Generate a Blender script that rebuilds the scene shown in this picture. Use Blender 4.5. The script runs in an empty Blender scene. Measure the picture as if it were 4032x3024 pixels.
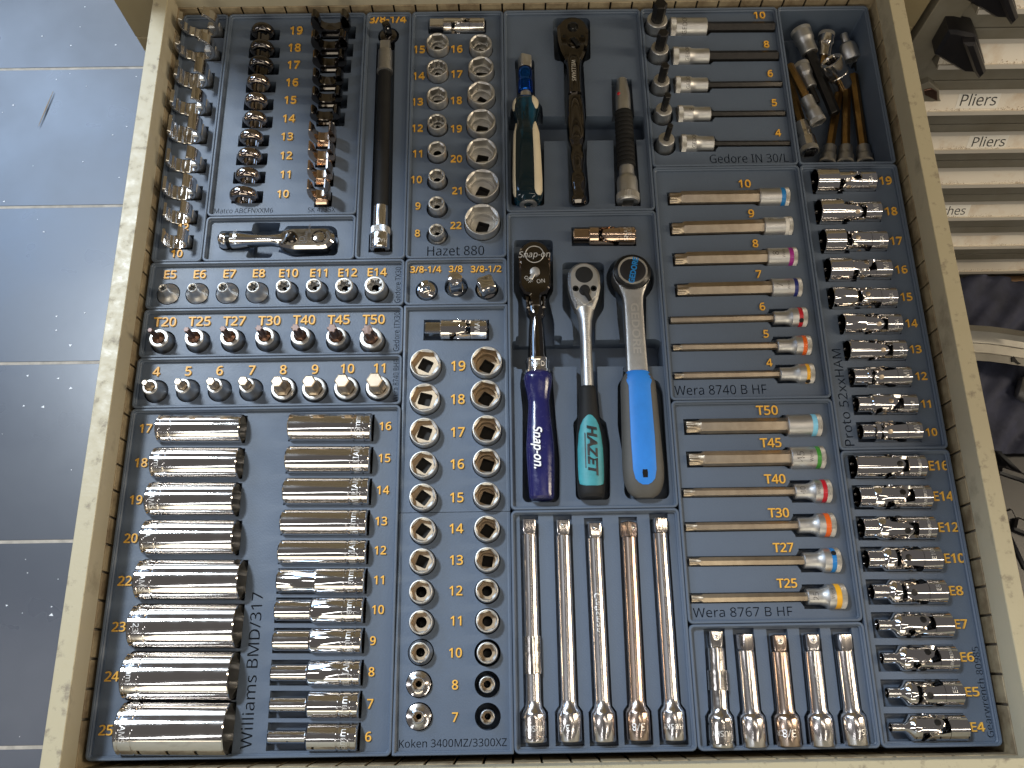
import bpy, math, random
from math import sin, cos, pi, radians, sqrt, atan2, tan
from mathutils import Vector, Matrix, Euler
from mathutils.geometry import delaunay_2d_cdt, tessellate_polygon
random.seed(7)
S = 0.001                      # everything below is written in millimetres
sc = bpy.context.scene
COL = sc.collection

# ------------------------------------------------------------------ camera
FPX = 3328.78; CC = Vector((294.468, 57.736, 629.075))
ROT = Euler((radians(18.42968), radians(0.09577827), radians(-0.87429587)), 'XYZ')
RM = ROT.to_matrix()
cam = bpy.data.cameras.new('camera'); cam.sensor_width = 36; cam.lens = FPX/4032*36
cam.clip_start = 0.02; cam.clip_end = 50
co = bpy.data.objects.new('camera', cam); COL.objects.link(co)
co.location = CC*S; co.rotation_euler = ROT; sc.camera = co

# ------------------------------------------------------------------ light
sc.view_settings.view_transform = 'Standard'; sc.view_settings.look = 'None'
sc.view_settings.exposure = 0.05; sc.view_settings.gamma = 1
w = bpy.data.worlds.new('World'); sc.world = w; w.use_nodes = True
w.node_tree.nodes['Background'].inputs[0].default_value = (0.92, 0.86, 0.84, 1)
w.node_tree.nodes['Background'].inputs[1].default_value = 0.11
def lamp(name, loc, aim, size, size_y, watts, col):
    l = bpy.data.lights.new(name, 'AREA'); l.shape = 'RECTANGLE'; l.size = size; l.size_y = size_y
    l.energy = watts; l.color = col
    o = bpy.data.objects.new(name, l); COL.objects.link(o); o.location = loc
    o.rotation_euler = (Vector(aim)-Vector(loc)).to_track_quat('-Z', 'Y').to_euler()
    return o
mid = (0.3, 0.3, 0)
lamp('window_light', (-2.9, 3.0, 2.6), (-0.2, 0.6, -0.5), 2.0, 1.3, 60, (0.36, 0.60, 1.0))
lamp('window_light', (-1.5, 2.8, 1.15), mid, 1.8, 0.9, 22, (0.80, 0.90, 1.0))
lamp('ceiling_panel_light', (-2.0, 2.3, 4.2), (0.1, 0.1, 0), 0.8, 0.5, 225, (0.80, 0.90, 1.0))
lamp('tube_and_glint_light', (2.4, 0.3, 1.25), mid, 0.22, 1.5, 25, (1.0, 0.84, 0.62))
lamp('tube_and_glint_light', (-1.9, -0.1, 1.9), mid, 0.14, 1.3, 7, (0.95, 0.95, 1.0))
lamp('tube_and_glint_light', (1.35, -0.9, 2.2), mid, 1.3, 0.07, 3.5, (1.0, 0.92, 0.80))  # added tube, no known fixture: gives the chrome extra bright stripes
lamp('tube_and_glint_light', (-0.7, -1.1, 2.3), mid, 0.07, 1.3, 3.5, (0.95, 0.97, 1.0))  # added as well, only to put thin glints on the polished tools
lamp('tube_and_glint_light', (1.0, 0.1, 2.5), mid, 0.06, 1.2, 3, (1.0, 0.88, 0.72))  # third added glint tube, not a known lamp of the room
lamp('ceiling_panel_light', (0.1, -2.3, 1.2), mid, 2.4, 1.2, 22, (1.0, 0.91, 0.72))

# ------------------------------------------------------------------ measuring from the photograph
K = 4032/2212
def ray(u, v): return RM @ Vector(((u*K-2016)/FPX, -(v*K-1512)/FPX, -1))
def at(u, v, z=0.0):           # photo point -> millimetres on the level z
    d = ray(u, v); return CC + d*((z-CC.z)/d.z)
def pj(p):                     # millimetres -> photo point
    d = RM.transposed() @ (Vector(p)-CC); return ((2016+FPX*d.x/-d.z)/K, (1512-FPX*d.y/-d.z)/K)
def aty(u, v, y):
    d = ray(u, v); return CC + d*((y-CC.y)/d.y)
FWD = RM @ Vector((0, 0, -1))
def mmpp(p): return (Vector(p)-CC).dot(FWD)/FPX*K     # mm per photo px at p

# ------------------------------------------------------------------ materials
def mat(name, col, rough=0.5, metal=0.0, noise=0.0, nscale=60, bump=0.0, bscale=400, col2=None, coat=0.0, spec=0.5,
        rvar=0.0, trans=0.0, detail=4, thr=None, stretch=None):
    m = bpy.data.materials.new(name); m.use_nodes = True; N = m.node_tree.nodes; L = m.node_tree.links
    b = N['Principled BSDF']; b.inputs['Base Color'].default_value = (*col, 1); b.inputs['Roughness'].default_value = rough
    b.inputs['Metallic'].default_value = metal; b.inputs['Coat Weight'].default_value = coat
    b.inputs['Specular IOR Level'].default_value = spec; b.inputs['Transmission Weight'].default_value = trans
    tc = N.new('ShaderNodeTexCoord')
    mp = N.new('ShaderNodeMapping'); L.new(tc.outputs['Object'], mp.inputs[0])
    if stretch: mp.inputs['Scale'].default_value = stretch
    if noise or rvar:
        n = N.new('ShaderNodeTexNoise'); n.inputs['Scale'].default_value = nscale; n.inputs['Detail'].default_value = detail
        n.inputs['Roughness'].default_value = 0.65
        L.new(mp.outputs[0], n.inputs['Vector'])
        r = N.new('ShaderNodeValToRGB'); L.new(n.outputs[0], r.inputs[0])
        lo, hi = thr or (0.35, 0.7)
        r.color_ramp.elements[0].position = lo; r.color_ramp.elements[1].position = hi
        c2 = col2 or tuple(c*(1-noise) for c in col)
        r.color_ramp.elements[0].color = (*col, 1); r.color_ramp.elements[1].color = (*c2, 1)
        if noise: L.new(r.outputs[0], b.inputs['Base Color'])
        if rvar:
            mr = N.new('ShaderNodeMapRange'); L.new(n.outputs[0], mr.inputs[0])
            mr.inputs[1].default_value = 0.3; mr.inputs[2].default_value = 0.7
            mr.inputs[3].default_value = max(0.02, rough-rvar); mr.inputs[4].default_value = rough+rvar
            L.new(mr.outputs[0], b.inputs['Roughness'])
    if bump:
        n2 = N.new('ShaderNodeTexNoise'); n2.inputs['Scale'].default_value = bscale; n2.inputs['Detail'].default_value = 3
        L.new(mp.outputs[0], n2.inputs['Vector'])
        bp = N.new('ShaderNodeBump'); bp.inputs['Strength'].default_value = bump; bp.inputs['Distance'].default_value = 0.0005
        L.new(n2.outputs[0], bp.inputs['Height']); L.new(bp.outputs[0], b.inputs['Normal'])
    return m
M = {}
M['tray'] = mat('slate_blue_plastic', (0.098, 0.128, 0.176), 0.48, noise=0.14, nscale=9, bump=0.25, bscale=900, rvar=0.08)
# fine layer lines of the printed plastic
def layer_lines(m, sc_=1500, st=0.05):
    N = m.node_tree.nodes; L = m.node_tree.links
    tc = N.new('ShaderNodeTexCoord'); wv = N.new('ShaderNodeTexWave'); wv.inputs['Scale'].default_value = sc_/6.28
    wv.bands_direction = 'DIAGONAL'; L.new(tc.outputs['Object'], wv.inputs[0])
    bp = N.new('ShaderNodeBump'); bp.inputs['Strength'].default_value = st; bp.inputs['Distance'].default_value = 0.0002
    old = [l for l in L if l.to_socket == N['Principled BSDF'].inputs['Normal']]
    if old: L.new(old[0].from_socket, bp.inputs['Normal'])
    L.new(wv.outputs[0], bp.inputs['Height']); L.new(bp.outputs[0], N['Principled BSDF'].inputs['Normal'])
layer_lines(M['tray'])
M['amber'] = mat('amber_plastic', (0.86, 0.46, 0.06), 0.45, noise=0.12, nscale=150, bump=0.15, bscale=1200)
M['chrome'] = mat('polished_chrome', (0.80, 0.77, 0.74), 0.07, 1.0, rvar=0.04, nscale=60, bump=0.015, bscale=130)
M['chrome2'] = mat('worn_chrome', (0.74, 0.70, 0.66), 0.15, 1.0, rvar=0.09, nscale=200, bump=0.05, bscale=250)
M['chromebar'] = mat('streaked_chrome', (0.76, 0.71, 0.68), 0.17, 1.0, rvar=0.06, nscale=300, bump=0.22, bscale=700, stretch=(1, 1, 0.02))
M['bronzebar'] = mat('streaked_warm_chrome', (0.60, 0.46, 0.37), 0.20, 1.0, rvar=0.06, nscale=300, bump=0.22, bscale=700, stretch=(1, 1, 0.02))
M['hole'] = mat('grey_bore', (0.045, 0.042, 0.038), 0.8)
M['smoke'] = mat('dark_warm_chrome', (0.36, 0.31, 0.28), 0.10, 1.0, rvar=0.05, nscale=60)
M['bronzechrome'] = mat('warm_tinted_chrome', (0.62, 0.47, 0.36), 0.13, 1.0, rvar=0.06, nscale=90, bump=0.03, bscale=200)
M['satin'] = mat('satin_chrome', (0.62, 0.61, 0.59), 0.42, 1.0, rvar=0.07, nscale=120, bump=0.08, bscale=1500, noise=0.10)
M['satinrim'] = mat('ground_steel_rim', (0.62, 0.60, 0.56), 0.44, 1.0, bump=0.2, bscale=1500)
M['goldin'] = mat('phosphated_steel', (0.50, 0.40, 0.285), 0.48, 1.0, bump=0.15, bscale=1200)
M['bit'] = mat('champagne_bit_steel', (0.52, 0.43, 0.32), 0.42, 1.0, noise=0.22, nscale=70, bump=0.08, bscale=900, col2=(0.38, 0.30, 0.22))
M['brownbit'] = mat('dark_brown_bit_steel', (0.20, 0.115, 0.085), 0.34, 1.0, noise=0.3, nscale=120, bump=0.1, bscale=700)
M['tip'] = mat('worn_bit_tip', (0.26, 0.18, 0.155), 0.5, 0.35, bump=0.1)
M['blackbit'] = mat('black_oxide_steel', (0.040, 0.037, 0.034), 0.36, 0.7, noise=0.3, nscale=150, bump=0.15, bscale=900)
M['oldgold'] = mat('yellowed_bit_steel', (0.42, 0.25, 0.085), 0.38, 1.0, noise=0.4, nscale=90, bump=0.1, bscale=700)
M['gunmetal'] = mat('smoky_chrome', (0.13, 0.12, 0.115), 0.08, 1.0, rvar=0.04, nscale=40, bump=0.01, bscale=100)
M['cast'] = mat('cast_satin_steel', (0.50, 0.49, 0.47), 0.42, 1.0, noise=0.15, nscale=300, bump=0.5, bscale=1400)
M['black'] = mat('black_rubber', (0.012, 0.012, 0.012), 0.65, spec=0.3, noise=0.3, nscale=80, bump=0.2, bscale=900)
M['dark'] = mat('black_steel', (0.02, 0.02, 0.02), 0.3, 0.6, bump=0.1)
M['greygrip'] = mat('grey_rubber', (0.085, 0.080, 0.070), 0.6, noise=0.15, nscale=80, bump=0.15, bscale=900)
M['bluegrip'] = mat('bright_blue_rubber', (0.020, 0.215, 0.68), 0.5, noise=0.12, nscale=60, bump=0.12, bscale=900)
M['navy'] = mat('navy_plastic', (0.014, 0.014, 0.085), 0.22, noise=0.6, nscale=160, col2=(0.05, 0.045, 0.13), thr=(0.6, 0.75), bump=0.12, bscale=500, rvar=0.12)
M['teal'] = mat('teal_rubber', (0.055, 0.33, 0.37), 0.5, noise=0.35, nscale=50, bump=0.15, bscale=900)
M['cleargrip'] = mat('clear_teal_acetate', (0.002, 0.012, 0.018), 0.12, noise=0.8, nscale=22, coat=0.2, col2=(0.002, 0.045, 0.085), thr=(0.50, 0.62), stretch=(3, 3, 0.5))
M['cream'] = mat('cream_plastic', (0.66, 0.58, 0.42), 0.4, noise=0.1, nscale=60)
M['bluealu'] = mat('blue_anodised_aluminium', (0.010, 0.10, 0.52), 0.18, 1.0)
M['white'] = mat('white_print', (0.85, 0.85, 0.85), 0.5)
M['mark'] = mat('bright_roll_marking', (0.92, 0.90, 0.86), 0.35, 0.8)
M['darkmark'] = mat('etched_dark_marking', (0.10, 0.09, 0.08), 0.6, 0.3)
M['ink'] = mat('black_ink', (0.02, 0.02, 0.02), 0.5)
M['paint'] = mat('cream_enamel', (0.47, 0.42, 0.30), 0.42, noise=0.55, nscale=26, bump=0.12, bscale=300, thr=(0.56, 0.80),
                 col2=(0.20, 0.165, 0.115), detail=9, rvar=0.12)
M['paintworn'] = mat('worn_cream_enamel', (0.44, 0.385, 0.25), 0.45, noise=0.6, nscale=95, bump=0.18, bscale=400, thr=(0.56, 0.68),
                 col2=(0.23, 0.19, 0.13), detail=12, rvar=0.15)
M['grime'] = mat('grimy_slotted_steel', (0.36, 0.29, 0.18), 0.6, noise=0.7, nscale=55, bump=0.3, bscale=500, thr=(0.40, 0.72),
                 col2=(0.13, 0.085, 0.045), detail=12)
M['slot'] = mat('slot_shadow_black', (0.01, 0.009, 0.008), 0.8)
M['cab'] = mat('beige_cabinet_enamel', (0.36, 0.295, 0.17), 0.4, noise=0.35, nscale=9, col2=(0.30, 0.24, 0.13), bump=0.05)
M['grey'] = mat('grey_cabinet_enamel', (0.27, 0.25, 0.20), 0.42, noise=0.3, nscale=12, col2=(0.20, 0.175, 0.125), bump=0.05)
M['alu'] = mat('aluminium_profile', (0.72, 0.67, 0.58), 0.35, 0.5, noise=0.15, nscale=30, stretch=(0.2, 1, 3))
M['paper'] = mat('dusty_label_strip', (0.78, 0.72, 0.62), 0.6, noise=0.4, nscale=22, col2=(0.58, 0.43, 0.28), thr=(0.52, 0.78), detail=10)
M['dust'] = mat('brown_dust', (0.48, 0.34, 0.20), 0.9, noise=0.5, nscale=200, bump=0.6, bscale=700)
M['label'] = mat('white_sticky_label', (0.85, 0.82, 0.75), 0.35)
M['tile'] = mat('blue_grey_floor_tile', (0.066, 0.073, 0.090), 0.30, spec=0.6, noise=0.25, nscale=4, bump=0.05, bscale=60, rvar=0.05)
M['grout'] = mat('pale_grout', (0.52, 0.46, 0.38), 0.85, noise=0.4, nscale=40, bump=0.3, bscale=300)
M['fabric'] = mat('navy_quilted_fabric', (0.035, 0.040, 0.075), 0.75, noise=0.5, nscale=30, bump=0.5, bscale=200)
M['thread'] = mat('grey_thread', (0.30, 0.28, 0.33), 0.7)
M['wood'] = mat('brown_plywood', (0.30, 0.17, 0.08), 0.6, noise=0.5, nscale=20, stretch=(1, 8, 8))
M['splint'] = mat('pale_splinter_wood', (0.30, 0.22, 0.14), 0.7)
M['blackp'] = mat('black_plastic', (0.013, 0.012, 0.014), 0.38, noise=0.3, nscale=40, bump=0.1, bscale=300)
M['galv'] = mat('galvanised_sheet', (0.42, 0.40, 0.35), 0.32, 0.8, noise=0.25, nscale=20, bump=0.05)
def emat(name, c, r=0.35): M[name] = mat(name.replace(' ', '_')+'_ring_paint', c, r, coat=0.3)
for n_, c_ in dict(azure=(0.01, 0.19, 0.50), ivory=(0.74, 0.71, 0.65), magenta=(0.33, 0.015, 0.22), indigo=(0.012, 0.02, 0.16), red=(0.50, 0.008, 0.02),
                   orange=(0.80, 0.13, 0.01), yellow=(0.85, 0.42, 0.02), sky=(0.22, 0.58, 0.78), green=(0.05, 0.27, 0.03), cobalt=(0.01, 0.20, 0.55)).items(): emat(n_, c_)

# ------------------------------------------------------------------ geometry
class G:
    def __init__(s): s.v = []; s.f = []; s.m = []; s.mats = []
    def mi(s, k):
        if k not in s.mats: s.mats.append(k)
        return s.mats.index(k)
    def add(s, V, F, k, T=None):
        o = len(s.v); i = s.mi(k)
        s.v += [tuple(T @ Vector(p)) for p in V] if T else [tuple(p) for p in V]
        for f in F: s.f.append([a+o for a in f]); s.m.append(i)
        return s
    def mesh(s, name, ang=35):
        me = bpy.data.meshes.new(name); me.from_pydata([(x*S, y*S, z*S) for x, y, z in s.v], [], s.f)
        for k in s.mats: me.materials.append(M[k])
        me.polygons.foreach_set('material_index', s.m)
        me.polygons.foreach_set('use_smooth', [True]*len(s.f))
        me.update(); me.set_sharp_from_angle(angle=radians(ang)); return me
def setp(o, label=None, cat=None, group=None, kind=None):
    if label: o['label'] = label
    if cat: o['category'] = cat
    if group: o['group'] = group
    if kind: o['kind'] = kind
    return o
def obj(name, g, parent=None, T=None, ang=35, **k):
    o = bpy.data.objects.new(name, g if isinstance(g, bpy.types.Mesh) else g.mesh(name, ang)); COL.objects.link(o)
    if T is not None:
        T = T.copy(); T.translation = T.translation*S; o.matrix_world = T
    if parent: o.parent = parent
    return setp(o, **k)
def empty(name, T, **k):
    o = bpy.data.objects.new(name, None); COL.objects.link(o); o.empty_display_size = 0.01
    T = T.copy(); T.translation = T.translation*S; o.matrix_world = T
    return setp(o, **k)
def frame(p0, p1, roll=0):     # Z along the item, Y up
    z = (Vector(p1)-Vector(p0)).normalized(); x = Vector((0, 0, 1)).cross(z).normalized(); y = z.cross(x)
    m = Matrix((x, y, z)).transposed().to_4x4() @ Matrix.Rotation(roll, 4, 'Z'); m.translation = Vector(p0); return m
def upright(p, rz=0): m = Matrix.Rotation(rz, 4, 'Z'); m.translation = Vector(p); return m

def rc(r): return lambda t: r
def rhex(af, ph=0.0):
    return lambda t: (af/2)/cos(((t+ph) % (pi/3))-pi/6)
def r12(af, ph=0.0):
    h = rhex(af, ph); h2 = rhex(af, ph+pi/6); return lambda t: max(h(t), h2(t))*0.985
def rsq(a, ph=0.0, cr=0.93):
    def f(t):
        t = t+ph; return min((a/2)/max(abs(cos(t)), abs(sin(t))), a/2*sqrt(2)*cr)
    return f
def rtorx(d, dep=0.13, ph=0.0): return lambda t: d/2*(1-dep+dep*cos(6*(t+ph)))
def rteeth(r, n, d): return lambda t: r+d*(1 if int(round(t/(2*pi)*n*2)) % 2 else 0)
def ring(rf, z, n=48, off=(0, 0)):
    return [(rf(2*pi*i/n)*cos(2*pi*i/n)+off[0], rf(2*pi*i/n)*sin(2*pi*i/n)+off[1], z) for i in range(n)]
def loft(g, rings, k, cap0=False, cap1=False, T=None):
    n = len(rings[0]); V = [p for r in rings for p in r]; F = []
    for j in range(len(rings)-1):
        a = j*n; b = a+n
        F += [(a+i, a+(i+1) % n, b+(i+1) % n, b+i) for i in range(n)]
    if cap0: F.append(tuple(reversed(range(n))))
    if cap1: F.append(tuple(range((len(rings)-1)*n, len(rings)*n)))
    return g.add(V, F, k, T)
def lathe(g, prof, k, n=48, cap0=False, cap1=False, T=None):   # prof: (z, r or function)
    return loft(g, [ring(r if callable(r) else rc(r), z, n) for z, r in prof], k, cap0, cap1, T)
def box(g, x0, x1, y0, y1, z0, z1, k, b=0.0, T=None):
    if b <= 0:
        V = [(x0, y0, z0), (x1, y0, z0), (x1, y1, z0), (x0, y1, z0), (x0, y0, z1), (x1, y0, z1), (x1, y1, z1), (x0, y1, z1)]
        return g.add(V, [(3, 2, 1, 0), (4, 5, 6, 7), (0, 1, 5, 4), (1, 2, 6, 5), (2, 3, 7, 6), (3, 0, 4, 7)], k, T)
    def rr(i, z): return [(x0+i, y0+b, z), (x0+b, y0+i, z), (x1-b, y0+i, z), (x1-i, y0+b, z), (x1-i, y1-b, z), (x1-b, y1-i, z), (x0+b, y1-i, z), (x0+i, y1-b, z)]
    return loft(g, [rr(b*.9, z0), rr(0, z0+b), rr(0, z1-b), rr(b*.9, z1)], k, True, True, T)
def inset(P, d):
    n = len(P); out = []
    for i in range(n):
        a = Vector(P[i-1]); b = Vector(P[i]); c = Vector(P[(i+1) % n])
        e1 = (b-a); e2 = (c-b)
        if e1.length < 1e-6 or e2.length < 1e-6: out.append(tuple(b)); continue
        e1.normalize(); e2.normalize(); n1 = Vector((-e1.y, e1.x)); n2 = Vector((-e2.y, e2.x)); m = n1+n2
        if m.length < 1e-6: out.append(tuple(b)); continue
        m.normalize(); out.append(tuple(b+m*(d/max(0.4, m.dot(n1)))))
    return out
def area2(P): return sum(P[i-1][0]*P[i][1]-P[i][0]*P[i-1][1] for i in range(len(P)))
def slab(g, P, t0, t1, b, k, T=None):   # outline in (x, z), thickness along y
    if area2(P) < 0: P = P[::-1]
    def R(Q, y): return [(p[0], y, p[1]) for p in Q]
    I = inset(P, b)
    return loft(g, [R(I, t0), R(P, t0+b), R(P, t1-b), R(I, t1)], k, True, True, T)
def smooth_profile(P, m=3):      # monotone cubic through the stations of a handle
    n = len(P); out = []
    def slopes(c):
        d = [(P[i+1][c]-P[i][c])/max(1e-6, abs(P[i+1][0]-P[i][0])) for i in range(n-1)]; s_ = [d[0]]
        for i in range(1, n-1): s_.append(0 if d[i-1]*d[i] <= 0 else 2*d[i-1]*d[i]/(d[i-1]+d[i]))
        return s_+[d[-1]]
    sa, sb_ = slopes(1), slopes(2)
    for i in range(n-1):
        h = abs(P[i+1][0]-P[i][0]); k_ = m if h > 2.5 else 1
        for j in range(k_):
            t = j/k_; h00 = 2*t**3-3*t*t+1; h10 = t**3-2*t*t+t; h01 = 3*t*t-2*t**3; h11 = t**3-t*t
            out.append((P[i][0]+(P[i+1][0]-P[i][0])*t, *[h00*P[i][c]+h10*h*s_[i]+h01*P[i+1][c]+h11*h*s_[i+1] for c, s_ in ((1, sa), (2, sb_))]))
    return out+[P[-1]]
def tube(g, prof, k, n=32, p=2.0, T=None, caps=True):   # prof: (z, half width, half height)
    def R(z, a, b):
        o = []
        for i in range(n):
            t = 2*pi*i/n; c, s_ = cos(t), sin(t)
            o.append((a*math.copysign(abs(c)**(2/p), c), b*math.copysign(abs(s_)**(2/p), s_), z))
        return o
    if len(prof) > 5: prof = smooth_profile(prof)
    return loft(g, [R(*q) for q in prof], k, caps, caps, T)
def rrect(x0, x1, y0, y1, r, seg=5):
    P = []
    for cx, cy, a in ((x1-r, y1-r, 0), (x0+r, y1-r, 90), (x0+r, y0+r, 180), (x1-r, y0+r, 270)):
        for i in range(seg+1):
            t = radians(a+90*i/seg); P.append((cx+r*cos(t), cy+r*sin(t)))
    return P
def circ(c, r, n=40): return [(c[0]+r*cos(2*pi*i/n), c[1]+r*sin(2*pi*i/n)) for i in range(n)]

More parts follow.
